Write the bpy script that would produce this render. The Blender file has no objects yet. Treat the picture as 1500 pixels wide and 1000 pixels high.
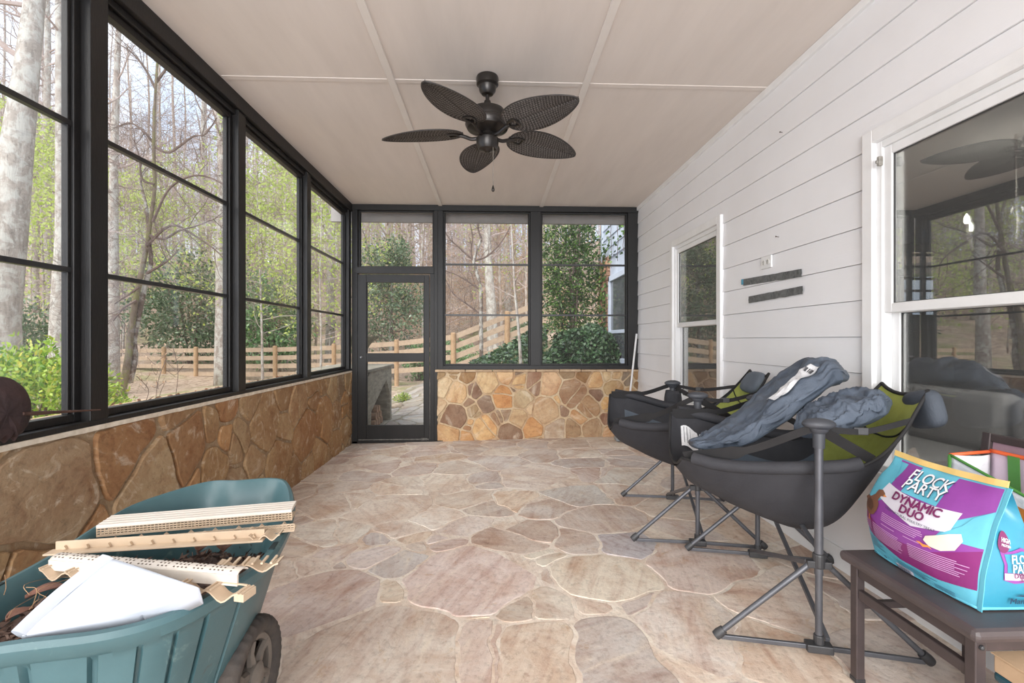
import bpy, bmesh, math, random
from math import sin, cos, pi, radians as R
from mathutils import Vector, Matrix, Euler, noise
V = Vector
scene = bpy.context.scene
COL = scene.collection

# ------------------------------------------------------------------ camera
TH = math.atan(28 / 700.0)
CH, F, HY = 1.24, 700.0, 498.0
cam = bpy.data.cameras.new('camera'); camo = bpy.data.objects.new('camera', cam); COL.objects.link(camo)
cam.sensor_width = 36; cam.lens = 16.8; cam.shift_y = -0.0013; cam.clip_end = 400
camo.location = (0, 0, CH); camo.rotation_euler = (pi / 2, 0, -TH)
scene.camera = camo
CAM = V((0, 0, CH)); cT, sT = cos(TH), sin(TH)

def ray(px, py):
    """direction per metre of depth through a point of the 1500x1000 frame"""
    xc = (px - 750) / F
    return V((xc * cT + sT, -xc * sT + cT, (HY - py) / F))
def atd(px, py, d): return CAM + ray(px, py) * d
def atZ(px, py, z):
    r = ray(px, py); return CAM + r * ((z - CH) / r.z)
def atX(px, py, x):
    r = ray(px, py); return CAM + r * (x / r.x)
def atY(px, py, y):
    r = ray(px, py); return CAM + r * (y / r.y)

XL, XR, D, ZC = -1.692, 1.784, 5.80, 2.87
def floor_z(x, y=0): return 0.02 * (x + 1.6)

# ------------------------------------------------------------------ materials
def lin(c):
    def f(v):
        v /= 255.0
        return v / 12.92 if v <= 0.04045 else ((v + 0.055) / 1.055) ** 2.4
    return (f(c[0]), f(c[1]), f(c[2]), 1.0)

class NT:
    def __init__(self, name):
        self.m = bpy.data.materials.new(name); self.m.use_nodes = True
        self.t = self.m.node_tree; self.n = self.t.nodes
        self.b = self.n['Principled BSDF']; self.out = self.n['Material Output']
    def add(self, kind, **kw):
        nd = self.n.new(kind)
        for k, v in kw.items():
            if k in nd.inputs: nd.inputs[k].default_value = v
            else: setattr(nd, k, v)
        return nd
    def link(self, a, b): self.t.links.new(a, b)
    def coord(self, scale=(1, 1, 1), kind='Object', loc=(0, 0, 0), rot=(0, 0, 0)):
        tc = self.add('ShaderNodeTexCoord'); mp = self.add('ShaderNodeMapping')
        mp.inputs['Scale'].default_value = scale; mp.inputs['Location'].default_value = loc
        mp.inputs['Rotation'].default_value = rot
        self.link(tc.outputs[kind], mp.inputs['Vector']); return mp.outputs['Vector']
    def noise(self, vec, scale=5, detail=4, rough=0.55, dist=0):
        nd = self.add('ShaderNodeTexNoise'); nd.inputs['Scale'].default_value = scale
        nd.inputs['Detail'].default_value = detail; nd.inputs['Roughness'].default_value = rough
        nd.inputs['Distortion'].default_value = dist
        if vec is not None: self.link(vec, nd.inputs['Vector'])
        return nd.outputs['Fac']
    def ramp(self, fac, stops):
        nd = self.add('ShaderNodeValToRGB'); el = nd.color_ramp.elements
        while len(el) > len(stops): el.remove(el[-1])
        while len(el) < len(stops): el.new(0.5)
        for e, (p, c) in zip(el, stops): e.position = p; e.color = c
        self.link(fac, nd.inputs['Fac']); return nd.outputs['Color']
    def mix(self, fac, a, b, mode='MIX'):
        nd = self.add('ShaderNodeMix'); nd.data_type = 'RGBA'; nd.blend_type = mode
        for sock, v in ((nd.inputs[0], fac), (nd.inputs[6], a), (nd.inputs[7], b)):
            if isinstance(v, (int, float, tuple)): sock.default_value = v
            else: self.link(v, sock)
        return nd.outputs[2]
    def bump(self, h, strength=0.3, dist=0.01):
        nd = self.add('ShaderNodeBump'); nd.inputs['Strength'].default_value = strength
        nd.inputs['Distance'].default_value = dist
        self.link(h, nd.inputs['Height']); self.link(nd.outputs['Normal'], self.b.inputs['Normal'])
    def base(self, c):
        if isinstance(c, tuple): self.b.inputs['Base Color'].default_value = c
        else: self.link(c, self.b.inputs['Base Color'])
    def set(self, rough=0.6, metal=0.0, spec=0.5):
        self.b.inputs['Roughness'].default_value = rough; self.b.inputs['Metallic'].default_value = metal
        self.b.inputs['Specular IOR Level'].default_value = spec; return self

def G(v): return (v, v, v, 1)

def pm(name, c1, c2=None, scale=6, rough=0.6, metal=0, bump=0.15, bscale=60, stretch=(1, 1, 1), spec=0.5, lo=0.35, hi=0.65, bdist=0.004):
    """two colours blended by noise, fine noise bump"""
    t = NT(name); t.set(rough, metal, spec)
    v = t.coord(stretch)
    f = t.noise(v, scale, 5, 0.6)
    c2 = c2 or tuple(min(255, x * 0.85) for x in c1)
    t.base(t.ramp(f, [(lo, lin(c1)), (hi, lin(c2))]))
    if bump: t.bump(t.noise(v, bscale, 4), bump, bdist)
    return t.m

def leafmat(name, cols, trans=0.35, rough=0.5):
    t = NT(name); t.set(rough)
    g = t.add('ShaderNodeNewGeometry')
    n = len(cols)
    stops = [(i / max(1, n - 1), lin(c)) for i, c in enumerate(cols)]
    c = t.ramp(g.outputs['Random Per Island'], stops)
    t.base(c)
    tr = t.add('ShaderNodeBsdfTranslucent'); t.link(c, tr.inputs['Color'])
    mx = t.add('ShaderNodeMixShader'); mx.inputs[0].default_value = trans
    t.link(t.b.outputs[0], mx.inputs[1]); t.link(tr.outputs[0], mx.inputs[2]); t.link(mx.outputs[0], t.out.inputs['Surface'])
    return t.m

def glassmat(name, refl=0.08, tint=(1, 1, 1, 1), haze=0.0, hazec=(0.8, 0.8, 0.8, 1), rough=0.0, fres=True):
    """thin pane: mostly see-through, a Fresnel share of mirror reflection, a little surface haze"""
    t = NT(name); t.n.remove(t.b)
    tr = t.add('ShaderNodeBsdfTransparent'); tr.inputs['Color'].default_value = tint
    gl = t.add('ShaderNodeBsdfGlossy'); gl.inputs['Roughness'].default_value = rough
    mx = t.add('ShaderNodeMixShader')
    lw = t.add('ShaderNodeLayerWeight'); lw.inputs['Blend'].default_value = 0.35
    mp = t.add('ShaderNodeMapRange'); mp.inputs['To Min'].default_value = refl; mp.inputs['To Max'].default_value = min(1, refl * 5)
    t.link(lw.outputs['Fresnel'], mp.inputs['Value']); t.link(mp.outputs[0], mx.inputs[0])
    t.link(tr.outputs[0], mx.inputs[1]); t.link(gl.outputs[0], mx.inputs[2])
    o = mx.outputs[0]
    if haze:
        df = t.add('ShaderNodeBsdfDiffuse'); df.inputs['Color'].default_value = hazec
        m2 = t.add('ShaderNodeMixShader'); m2.inputs[0].default_value = haze
        t.link(o, m2.inputs[1]); t.link(df.outputs[0], m2.inputs[2]); o = m2.outputs[0]
    t.link(o, t.out.inputs['Surface']); return t.m

def stonemat(name, rough=0.75, bump=0.5, axis='Z'):
    """colour from the mesh attribute of each stone, broken up by veins, stains and grain"""
    t = NT(name); t.set(rough, 0, 0.35)
    at = t.add('ShaderNodeAttribute'); at.attribute_name = 'stone'
    v0 = t.coord((1, 1, 1))
    off = t.add('ShaderNodeVectorMath'); off.operation = 'ADD'
    sc = t.add('ShaderNodeVectorMath'); sc.operation = 'SCALE'; sc.inputs['Scale'].default_value = 37.0
    cmb = t.add('ShaderNodeCombineXYZ')
    for i in range(3): t.link(at.outputs['Alpha'], cmb.inputs[i])
    t.link(cmb.outputs[0], sc.inputs[0]); t.link(v0, off.inputs[0]); t.link(sc.outputs[0], off.inputs[1])
    rot = t.add('ShaderNodeVectorRotate'); rot.rotation_type = 'Z_AXIS' if axis == 'Z' else ('X_AXIS' if axis == 'X' else 'Y_AXIS')
    ma = t.add('ShaderNodeMath'); ma.operation = 'MULTIPLY'; ma.inputs[1].default_value = 6.28
    t.link(at.outputs['Alpha'], ma.inputs[0]); t.link(ma.outputs[0], rot.inputs['Angle']); t.link(off.outputs[0], rot.inputs['Vector'])
    v = rot.outputs[0]
    big = t.noise(v, 3.2, 6, 0.62, 0.8)
    c = t.mix(t.ramp(big, [(0.42, G(0)), (0.66, G(0.75))]), at.outputs['Color'], t.mix(1.0, at.outputs['Color'], lin((214, 186, 168)), 'MULTIPLY'))
    st = t.add('ShaderNodeMapping'); st.inputs['Scale'].default_value = (1.6, 11, 8)
    t.link(v, st.inputs['Vector'])
    sf = t.noise(st.outputs[0], 1.1, 6, 0.65, 1.2)
    c = t.mix(t.ramp(sf, [(0.50, G(0)), (0.68, G(0.5))]), c, t.mix(1.0, c, lin((204, 178, 172)), 'MULTIPLY'))
    c = t.mix(t.ramp(sf, [(0.30, G(0.42)), (0.45, G(0))]), c, lin((230, 216, 194)))
    b2 = t.noise(v, 5.5, 7, 0.72, 1.5)
    c = t.mix(t.ramp(b2, [(0.60, G(0)), (0.67, G(0.45))]), c, t.mix(1.0, c, lin((176, 148, 140)), 'MULTIPLY'))
    c = t.mix(t.ramp(b2, [(0.33, G(0.5)), (0.41, G(0))]), c, t.mix(1.0, c, lin((228, 204, 168)), 'MULTIPLY'))
    fine = t.noise(v, 38, 6, 0.7)
    c = t.mix(t.ramp(fine, [(0.32, G(0.6)), (0.5, G(0))]), c, t.mix(1.0, c, G(0.55), 'MULTIPLY'))
    t.base(c)
    h = t.mix(0.5, t.noise(v, 9, 6, 0.65), fine)
    t.bump(h, bump, 0.012)
    return t.m

# ------------------------------------------------------------------ objects
def kids(o): return [c for c in o.children]
def wloc(o):
    p = V(o.location)
    while o.parent: o = o.parent; p = p + V(o.location)
    return p
def tag(o, label=None, cat=None, group=None, kind=None):
    if label: o['label'] = label
    if cat: o['category'] = cat
    if group: o['group'] = group
    if kind: o['kind'] = kind
    return o
def empty(name, loc, label=None, cat=None, group=None, kind=None, rz=0):
    o = bpy.data.objects.new(name, None); COL.objects.link(o); o.location = loc; o.rotation_euler = (0, 0, rz)
    o.empty_display_size = 0.05
    return tag(o, label, cat, group, kind)
def copy_tree(o, parent=None):
    c = o.copy(); COL.objects.link(c)
    if parent: c.parent = parent
    for ch in kids(o): copy_tree(ch, c)
    return c

class MB:
    def __init__(self): self.v = []; self.f = []; self.mi = []; self.cm = 0; self.col = None
    def add(self, vs, fs, mi=None):
        o = len(self.v); self.v.extend(V(p) for p in vs)
        self.f.extend(tuple(i + o for i in f) for f in fs)
        self.mi.extend([self.cm if mi is None else mi] * len(fs)); return self
    def box(self, a, b, M=None):
        x0, y0, z0 = a; x1, y1, z1 = b
        if x0 > x1: x0, x1 = x1, x0
        if y0 > y1: y0, y1 = y1, y0
        if z0 > z1: z0, z1 = z1, z0
        vs = [V(p) for p in ((x0, y0, z0), (x1, y0, z0), (x1, y1, z0), (x0, y1, z0), (x0, y0, z1), (x1, y0, z1), (x1, y1, z1), (x0, y1, z1))]
        if M is not None: vs = [M @ p for p in vs]
        return self.add(vs, [(0, 3, 2, 1), (4, 5, 6, 7), (0, 1, 5, 4), (1, 2, 6, 5), (2, 3, 7, 6), (3, 0, 4, 7)])
    def bar(self, p, q, w, h, up=(0, 0, 1)):
        """rectangular bar from p to q"""
        p, q = V(p), V(q); d = (q - p); L = d.length; d.normalize()
        u = V(up)
        if abs(d.dot(u)) > 0.98: u = V((1, 0, 0))
        s = d.cross(u).normalized(); u = s.cross(d).normalized()
        M = Matrix.Translation(p) @ Matrix((s, d, u)).transposed().to_4x4()
        return self.box((-w / 2, 0, -h / 2), (w / 2, L, h / 2), M)
    def tube(self, pts, r, n=10, cap=True, flat=None):
        pts = [V(p) for p in pts]; m = len(pts)
        rs = r if isinstance(r, (list, tuple)) else [r] * m
        vs, fs = [], []
        t0 = (pts[1] - pts[0]).normalized()
        a = V((0, 0, 1)) if abs(t0.z) < 0.9 else V((1, 0, 0))
        nrm = (a - t0 * a.dot(t0)).normalized()
        for i, p in enumerate(pts):
            if i == 0: t = t0
            elif i == m - 1: t = (pts[-1] - pts[-2])
            else: t = (pts[i + 1] - pts[i - 1])
            if t.length < 1e-9: t = t0
            t = t.normalized()
            nrm = nrm - t * nrm.dot(t)
            nrm = nrm.normalized() if nrm.length > 1e-6 else t.orthogonal().normalized()
            b = t.cross(nrm)
            for k in range(n):
                an = 2 * pi * k / n
                vs.append(p + (nrm * cos(an) + b * sin(an)) * rs[i])
        for i in range(m - 1):
            for k in range(n):
                k2 = (k + 1) % n
                fs.append((i * n + k, i * n + k2, (i + 1) * n + k2, (i + 1) * n + k))
        if cap:
            fs.append(tuple(range(n))[::-1]); fs.append(tuple((m - 1) * n + k for k in range(n)))
        return self.add(vs, fs)
    def lathe(self, prof, c=(0, 0, 0), n=28, M=None):
        """prof: (radius, z) from bottom to top"""
        vs, fs = [], []; c = V(c)
        for (r, z) in prof:
            for k in range(n):
                an = 2 * pi * k / n; p = V((r * cos(an), r * sin(an), z))
                if M is not None: p = M @ p
                vs.append(p + c)
        m = len(prof)
        for i in range(m - 1):
            for k in range(n):
                k2 = (k + 1) % n
                fs.append((i * n + k, i * n + k2, (i + 1) * n + k2, (i + 1) * n + k))
        fs.append(tuple(range(n))[::-1]); fs.append(tuple((m - 1) * n + k for k in range(n)))
        return self.add(vs, fs)
    def grid(self, fn, nu, nv, closed_u=False, closed_v=False):
        vs = [fn(i / (nu if closed_u else nu - 1), j / (nv if closed_v else nv - 1)) for i in range(nu) for j in range(nv)]
        fs = []
        for i in range(nu if closed_u else nu - 1):
            for j in range(nv if closed_v else nv - 1):
                i2 = (i + 1) % nu; j2 = (j + 1) % nv
                fs.append((i * nv + j, i2 * nv + j, i2 * nv + j2, i * nv + j2))
        return self.add(vs, fs)
    def ell(self, c, r, nu=16, nv=10, M=None, fn=None):
        c = V(c); r = V((r, r, r)) if isinstance(r, (int, float)) else V(r)
        prof = []
        vs, fs = [], []
        for j in range(nv + 1):
            ph = -pi / 2 + pi * j / nv
            for i in range(nu):
                a = 2 * pi * i / nu
                p = V((cos(ph) * cos(a), cos(ph) * sin(a), sin(ph)))
                if fn: p = fn(p)
                p = V((p.x * r.x, p.y * r.y, p.z * r.z))
                if M is not None: p = M @ p
                vs.append(p + c)
        for j in range(nv):
            for i in range(nu):
                i2 = (i + 1) % nu
                fs.append((j * nu + i, j * nu + i2, (j + 1) * nu + i2, (j + 1) * nu + i))
        return self.add(vs, fs)
    def prism(self, poly, fn, t):
        """poly: 2D outline; fn(u,v,h)->3D; extruded from h=0 to h=t"""
        n = len(poly)
        vs = [fn(u, v, 0) for u, v in poly] + [fn(u, v, t) for u, v in poly]
        fs = [tuple(range(n))[::-1], tuple(range(n, 2 * n))] + [(i, (i + 1) % n, n + (i + 1) % n, n + i) for i in range(n)]
        return self.add(vs, fs)
    def build(self, name, mat, parent=None, label=None, cat=None, group=None, kind=None, origin=None, smooth=False, bevel=0, solid=0, sub=0, fix=True):
        if origin is None:
            if parent is not None: origin = wloc(parent)
            else:
                n = len(self.v)
                xs = [p.x for p in self.v]; ys = [p.y for p in self.v]; zs = [p.z for p in self.v]
                origin = V(((min(xs) + max(xs)) / 2, (min(ys) + max(ys)) / 2, min(zs)))
        origin = V(origin)
        me = bpy.data.meshes.new(name)
        me.from_pydata([tuple(p - origin) for p in self.v], [], self.f)
        mats = mat if isinstance(mat, (list, tuple)) else [mat]
        for m in mats: me.materials.append(m)
        if len(mats) > 1: me.polygons.foreach_set('material_index', self.mi)
        if self.col is not None:
            at = me.color_attributes.new('stone', 'FLOAT_COLOR', 'CORNER')
            buf = []
            for poly, c in zip(me.polygons, self.col): buf.extend(c * poly.loop_total)
            at.data.foreach_set('color', buf)
        me.validate(clean_customdata=False); me.update()
        if fix and len(self.f) < 60000:
            bm = bmesh.new(); bm.from_mesh(me); bmesh.ops.recalc_face_normals(bm, faces=bm.faces); bm.to_mesh(me); bm.free()
        if smooth:
            me.polygons.foreach_set('use_smooth', [True] * len(me.polygons))
            if smooth != 'all':
                try: me.set_sharp_from_angle(angle=R(40))
                except Exception: pass
        o = bpy.data.objects.new(name, me); COL.objects.link(o)
        if parent is not None: o.parent = parent; o.location = origin - wloc(parent)
        else: o.location = origin
        if solid: md = o.modifiers.new('solid', 'SOLIDIFY'); md.thickness = solid; md.offset = 0
        if bevel: md = o.modifiers.new('bevel', 'BEVEL'); md.width = bevel; md.segments = 2; md.limit_method = 'ANGLE'
        if sub: md = o.modifiers.new('sub', 'SUBSURF'); md.levels = sub; md.render_levels = sub
        return tag(o, label, cat, group, kind)

def catmull(pts, n=8, closed=False):
    pts = [V(p) for p in pts]; m = len(pts); out = []
    rng_ = range(m) if closed else range(m - 1)
    for i in rng_:
        p1, p2 = pts[i], pts[(i + 1) % m]
        p0 = pts[i - 1] if (closed or i > 0) else p1 * 2 - p2
        p3 = pts[(i + 2) % m] if (closed or i + 2 < m) else p2 * 2 - p1
        for k in range(n):
            t = k / n
            out.append(0.5 * ((2 * p1) + (p2 - p0) * t + (2 * p0 - 5 * p1 + 4 * p2 - p3) * t * t + (3 * p1 - p0 - 3 * p2 + p3) * t ** 3))
    if not closed: out.append(pts[-1])
    return out

def sstep(a, b, x):
    t = max(0.0, min(1.0, (x - a) / (b - a))); return t * t * (3 - 2 * t)
def lerp(a, b, t): return a + (b - a) * t

def ribbon(mb, pts, width, thick=0.003, side=None):
    """flat strap through points"""
    pts = [V(p) for p in pts]; m = len(pts); vs = []; fs = []
    for i, p in enumerate(pts):
        t = (pts[min(i + 1, m - 1)] - pts[max(i - 1, 0)]).normalized()
        s = V(side) if side is not None else t.cross(V((0, 0, 1)))
        s = s - t * s.dot(t)
        s = s.normalized() if s.length > 1e-6 else t.orthogonal().normalized()
        n = t.cross(s).normalized()
        w = width[i] if isinstance(width, (list, tuple)) else width
        for a, b in ((-1, -1), (1, -1), (1, 1), (-1, 1)): vs.append(p + s * a * w / 2 + n * b * thick / 2)
    for i in range(m - 1):
        for k in range(4):
            k2 = (k + 1) % 4
            fs.append((i * 4 + k, i * 4 + k2, (i + 1) * 4 + k2, (i + 1) * 4 + k))
    fs.append((3, 2, 1, 0)); fs.append(tuple((m - 1) * 4 + k for k in range(4)))
    mb.add(vs, fs)

# ------------------------------------------------------------------ irregular stonework
def clip(poly, a, b, c):
    """keep a*x+b*y<=c"""
    out = []; n = len(poly)
    for i in range(n):
        p, q = poly[i], poly[(i + 1) % n]
        dp = a * p[0] + b * p[1] - c; dq = a * q[0] + b * q[1] - c
        if dp <= 0: out.append(p)
        if (dp < 0 < dq) or (dq < 0 < dp):
            t = dp / (dp - dq); out.append((p[0] + (q[0] - p[0]) * t, p[1] + (q[1] - p[1]) * t))
    return out
def stonework(mb, seeds, rect, fn, grout, thick, gcol, rng, seg=0.05, wob=0.012, rounding=1, tilt=0.004, split=0.3):
    """seeds: (u,v,weight,color). Each stone is a raised slab with a worn edge."""
    if mb.col is None: mb.col = []
    u0, u1, v0, v1 = rect
    nu, nv = max(2, int((u1 - u0) / 0.4)), max(2, int((v1 - v0) / 0.4))
    f0 = len(mb.f)
    mb.grid(lambda a, b: fn(lerp(u0, u1, a), lerp(v0, v1, b), 0), nu, nv)
    mb.col += [gcol] * (len(mb.f) - f0)
    for i, (x, y, w, c) in enumerate(seeds):
        poly = [(u0, v0), (u1, v0), (u1, v1), (u0, v1)]
        for j, (x2, y2, w2, _) in enumerate(seeds):
            if i == j: continue
            dx, dy = x2 - x, y2 - y; L = math.hypot(dx, dy)
            if L > 2.2 or L < 1e-6: continue
            k = (x2 * x2 + y2 * y2 - w2 - x * x - y * y + w) / 2
            poly = clip(poly, dx, dy, k - grout / 2 * L)
            if len(poly) < 3: break
        if len(poly) < 3: continue
        pieces = [poly]
        area = abs(sum(poly[a][0] * poly[(a + 1) % len(poly)][1] - poly[(a + 1) % len(poly)][0] * poly[a][1] for a in range(len(poly)))) / 2
        if split and w < 0.09 and rng.random() < split and area > (grout * 5) ** 2:
            an = rng.uniform(0, pi); ca, sa = cos(an), sin(an); mx = sum(p[0] for p in poly) / len(poly); my = sum(p[1] for p in poly) / len(poly)
            o_ = ca * mx + sa * my + rng.uniform(-.3, .3) * math.sqrt(area)
            pieces = [clip(poly, ca, sa, o_ - grout * .4), clip(poly, -ca, -sa, -o_ - grout * .4)]
        for poly in pieces:
          if len(poly) >= 3: stone_slab(mb, poly, c, rect, fn, thick, rng, seg, wob, rounding, tilt)

def stone_slab(mb, poly, c, rect, fn, thick, rng, seg, wob, rounding, tilt):
        u0, u1, v0, v1 = rect
        # resample, round, roughen
        P = []
        n = len(poly)
        for a in range(n):
            p, q = poly[a], poly[(a + 1) % n]; L = math.hypot(q[0] - p[0], q[1] - p[1])
            m = max(1, int(L / seg))
            for k in range(m): P.append((p[0] + (q[0] - p[0]) * k / m, p[1] + (q[1] - p[1]) * k / m))
        if len(P) < 4: return
        for _ in range(rounding):
            n = len(P)
            P = [((P[a - 1][0] + 2 * P[a][0] + P[(a + 1) % n][0]) / 4, (P[a - 1][1] + 2 * P[a][1] + P[(a + 1) % n][1]) / 4) for a in range(n)]
        def nz(p, k): return noise.noise(V((p[0] * 7 + k, p[1] * 7, 3.1 + k)))
        P = [(p[0] + wob * nz(p, 0) + wob * .4 * noise.noise(V((p[0] * 25, p[1] * 25, 9))), p[1] + wob * nz(p, 5.3)) for p in P]
        P = [(min(u1, max(u0, p[0])), min(v1, max(v0, p[1]))) for p in P]
        cx = sum(p[0] for p in P) / len(P); cy = sum(p[1] for p in P) / len(P)
        rad = max(0.02, sum(math.hypot(p[0] - cx, p[1] - cy) for p in P) / len(P))
        e = min(0.25, 0.008 / rad)
        ta, tb = rng.uniform(-tilt, tilt) / rad, rng.uniform(-tilt, tilt) / rad
        n = len(P); vs = []
        for (s, h) in ((1.0, 0.0), (1 - e * .35, thick * .75), (1 - e, thick)):
            for p in P:
                q = (cx + (p[0] - cx) * s, cy + (p[1] - cy) * s)
                hh = h + (0 if h == 0 else (q[0] - cx) * ta + (q[1] - cy) * tb)
                vs.append(fn(q[0], q[1], hh))
        fs = []
        for r_ in range(2):
            for a in range(n): fs.append((r_ * n + a, r_ * n + (a + 1) % n, (r_ + 1) * n + (a + 1) % n, (r_ + 1) * n + a))
        fs.append(tuple(2 * n + a for a in range(n)))
        f0 = len(mb.f); mb.add(vs, fs)
        l = lin(c); k = rng.uniform(0.93, 1.07)
        mb.col += [(l[0] * k, l[1] * k, l[2] * k, rng.random())] * (len(mb.f) - f0)

def fill_seeds(seeds, rect, r, rng, pal, wr=(0.0, 0.02), tries=4000):
    u0, u1, v0, v1 = rect; out = list(seeds)
    for _ in range(tries):
        x, y = rng.uniform(u0, u1), rng.uniform(v0, v1)
        rr = r * rng.uniform(0.7, 1.3)
        if all(math.hypot(x - s[0], y - s[1]) > max(rr, math.sqrt(max(0, s[2])) * 1.0 + r * .45) for s in out):
            out.append((x, y, rng.uniform(*wr), rng.choice(pal)))
    return out

def text_mesh(s, size=1.0, bold=0.0, align='CENTER', ext=0.0):
    """letters as flat polygons: list of verts (x,y) and faces"""
    cu = bpy.data.curves.new('t', 'FONT'); cu.body = s; cu.size = size; cu.align_x = align; cu.align_y = 'CENTER'
    cu.offset = bold; cu.resolution_u = 3; cu.fill_mode = 'FRONT'
    ob = bpy.data.objects.new('t', cu); COL.objects.link(ob)
    dg = bpy.context.evaluated_depsgraph_get(); ev = ob.evaluated_get(dg); me = ev.to_mesh()
    vs = [(v.co.x, v.co.y) for v in me.vertices]; fs = [tuple(p.vertices) for p in me.polygons]
    ev.to_mesh_clear(); bpy.data.objects.remove(ob); bpy.data.curves.remove(cu)
    return vs, fs
# ================================================================== the porch room
M = {}
M['black'] = pm('black_paint', (17, 16, 16), (23, 22, 22), 5, 0.45, 0, 0.25, 45, (3, 3, .6), .3)
M['black_metal'] = pm('black_metal', (34, 34, 35), (44, 44, 45), 9, 0.38, 0.3, 0.1)
M['ceiling'] = pm('ceiling_paint', (222, 212, 204), (214, 204, 196), 1.6, 0.7, 0, 0.12, 14, (4, .6, 1))
M['batten'] = pm('batten_paint', (226, 219, 212), (220, 212, 204), 3, 0.6, 0, 0.1)
def siding_mat():
    t = NT('white_siding'); t.set(0.5, 0, 0.4)
    v = t.coord((1, 1, 1)); f = t.noise(v, 1.3, 4, 0.6)
    t.base(t.ramp(f, [(0.3, lin((236, 236, 238))), (0.7, lin((229, 228, 229)))]))
    g = t.coord((3, 1.2, 26)); gf = t.noise(g, 7, 5, 0.65, 0.5)
    t.bump(gf, 0.22, 0.004); return t.m
M['siding'] = siding_mat()
M['white_trim'] = pm('white_trim', (236, 236, 236), (228, 227, 226), 4, 0.4, 0, 0.06)
M['vinyl'] = pm('white_vinyl', (232, 232, 232), (224, 224, 223), 5, 0.35, 0, 0.04)
M['weather'] = pm('dark_weatherstrip', (50, 50, 50), (62, 60, 58), 20, 0.7)
M['floor'] = stonemat('flagstone', 0.7, 0.5)
M['wallstone'] = stonemat('wall_flagstone', 0.8, 0.8, 'X'); M['backstone'] = stonemat('back_wall_flagstone', 0.8, 0.8, 'Y')
M['capstone'] = pm('cap_stone', (196, 170, 138), (160, 132, 104), 12, 0.8, 0, 0.6, 30, bdist=0.01)
M['mortar'] = pm('pale_mortar', (226, 214, 196), (200, 186, 166), 22, 0.9, 0, 0.5, 60)
M['pane'] = glassmat('clear_vinyl_pane', 0.018, (0.97, 0.97, 0.97, 1), 0.012)
M['screen'] = glassmat('screen_pane', 0.0, (0.93, 0.93, 0.93, 1), 0.02, (0.6, 0.58, 0.56, 1))
M['houseglass'] = glassmat('house_window_glass', 0.17, (0.80, 0.82, 0.82, 1), 0.03, (0.7, 0.7, 0.7, 1), 0.004)

rng = random.Random(5)
YB = -1.6     # how far the porch runs behind the viewpoint

# ---- floor: every flagstone seen, with its own outline and colour
def cp(cx, cy): return (380 + cx / 2.679, 640 + cy / 2.679)
def soften(c, to, k): return tuple(lerp(a, b, k) for a, b in zip(c, to))
fs_ = [
 (830,560,.40,(205,180,172)),(1010,400,.27,(172,148,132)),(230,640,.36,(192,170,162)),(450,850,.42,(186,170,154)),
 (600,740,.20,(194,176,164)),(850,830,.22,(184,158,144)),(1110,830,.26,(200,178,154)),(1370,840,.27,(168,160,156)),
 (1080,670,.24,(188,174,156)),(550,500,.18,(172,166,164)),(440,470,.16,(192,176,172)),(300,500,.10,(170,166,164)),
 (490,620,.18,(216,196,168)),(280,455,.16,(192,174,164)),(830,690,.12,(206,182,150)),(1310,560,.28,(204,188,164)),
 (1170,570,.16,(184,176,168)),(1240,430,.18,(170,154,144)),(1340,340,.26,(176,160,150)),(1420,430,.16,(146,142,152)),
 (1310,680,.14,(206,184,164)),(1200,620,.10,(160,140,136)),(1460,700,.12,(160,142,134)),(700,320,.17,(214,202,188)),
 (510,275,.26,(200,184,166)),(890,280,.12,(174,154,140)),(1000,260,.13,(212,184,154)),(820,255,.12,(212,196,176)),
 (1130,280,.17,(190,176,166)),(1090,160,.34,(210,194,180)),(720,180,.22,(218,204,184)),(570,190,.20,(214,198,178)),
 (800,350,.14,(204,188,178)),(560,365,.14,(200,182,166)),(480,395,.07,(158,146,142)),(280,380,.22,(208,198,182)),
 (130,520,.24,(206,190,174)),(250,800,.09,(210,182,148)),(390,715,.09,(174,158,146)),(90,900,.16,(194,176,168)),
 (590,395,.09,(212,188,160)),(1250,240,.22,(186,182,176)),(1310,150,.16,(182,160,150)),(1430,170,.22,(190,184,172)),
 (930,100,.22,(188,178,172)),(780,120,.22,(206,192,176)),(300,250,.26,(204,188,170)),(680,760,.07,(200,182,168)),
 (950,690,.07,(196,182,168)),(1130,480,.14,(200,188,166)),(1290,800,.08,(176,166,160)),(640,430,.08,(200,186,172)),
 (700,420,.10,(202,180,172)),(1010,630,.12,(176,164,156)),(140,430,.18,(200,184,168)),(60,760,.2,(196,178,166)),
]
seeds = []
for cx, cy, r, c in fs_:
    p = atZ(*cp(cx, cy), 0.02); seeds.append((p.x, p.y, r * r * .8, soften(c, (230, 221, 210), .44)))
for px, py, r, c in [(1000,745,.25,(206,186,166)),(1150,880,.3,(196,176,160)),(1040,830,.3,(186,160,148)),(1010,930,.28,(192,180,170)),
                     (1120,955,.22,(206,180,156)),(1210,880,.2,(176,160,152)),(1080,770,.2,(214,190,166)),(1300,960,.2,(186,170,160))]:
    p = atZ(px, py, 0.04); seeds.append((p.x, p.y, r * r * .8, soften(c, (230, 221, 210), .44)))
pal = [soften(c_, (230, 221, 210), .42) for c_ in [(208,192,174),(200,182,166),(192,176,166),(206,184,160),(186,172,162),(212,198,180),(190,168,156),(178,166,160)]]
rect = (XL - .1, XR + .05, YB, D + .1)
seeds = fill_seeds(seeds, rect, 0.36, rng, pal, (0, .03))
fm = MB()
stonework(fm, seeds, rect, lambda u, v, h: V((u, v, floor_z(u) - .004 + h)), 0.016, 0.0022, lin((226, 215, 200))[:3] + (0.2,), rng, 0.03, 0.030, 1, 0.003)
fm.box((XL - .1, YB, -.25), (XR + .05, D + .1, -.06)); fm.col += [lin((190, 180, 165))] * 6
fm.build('floor', M['floor'], kind='structure', origin=(0, 2, 0))

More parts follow.
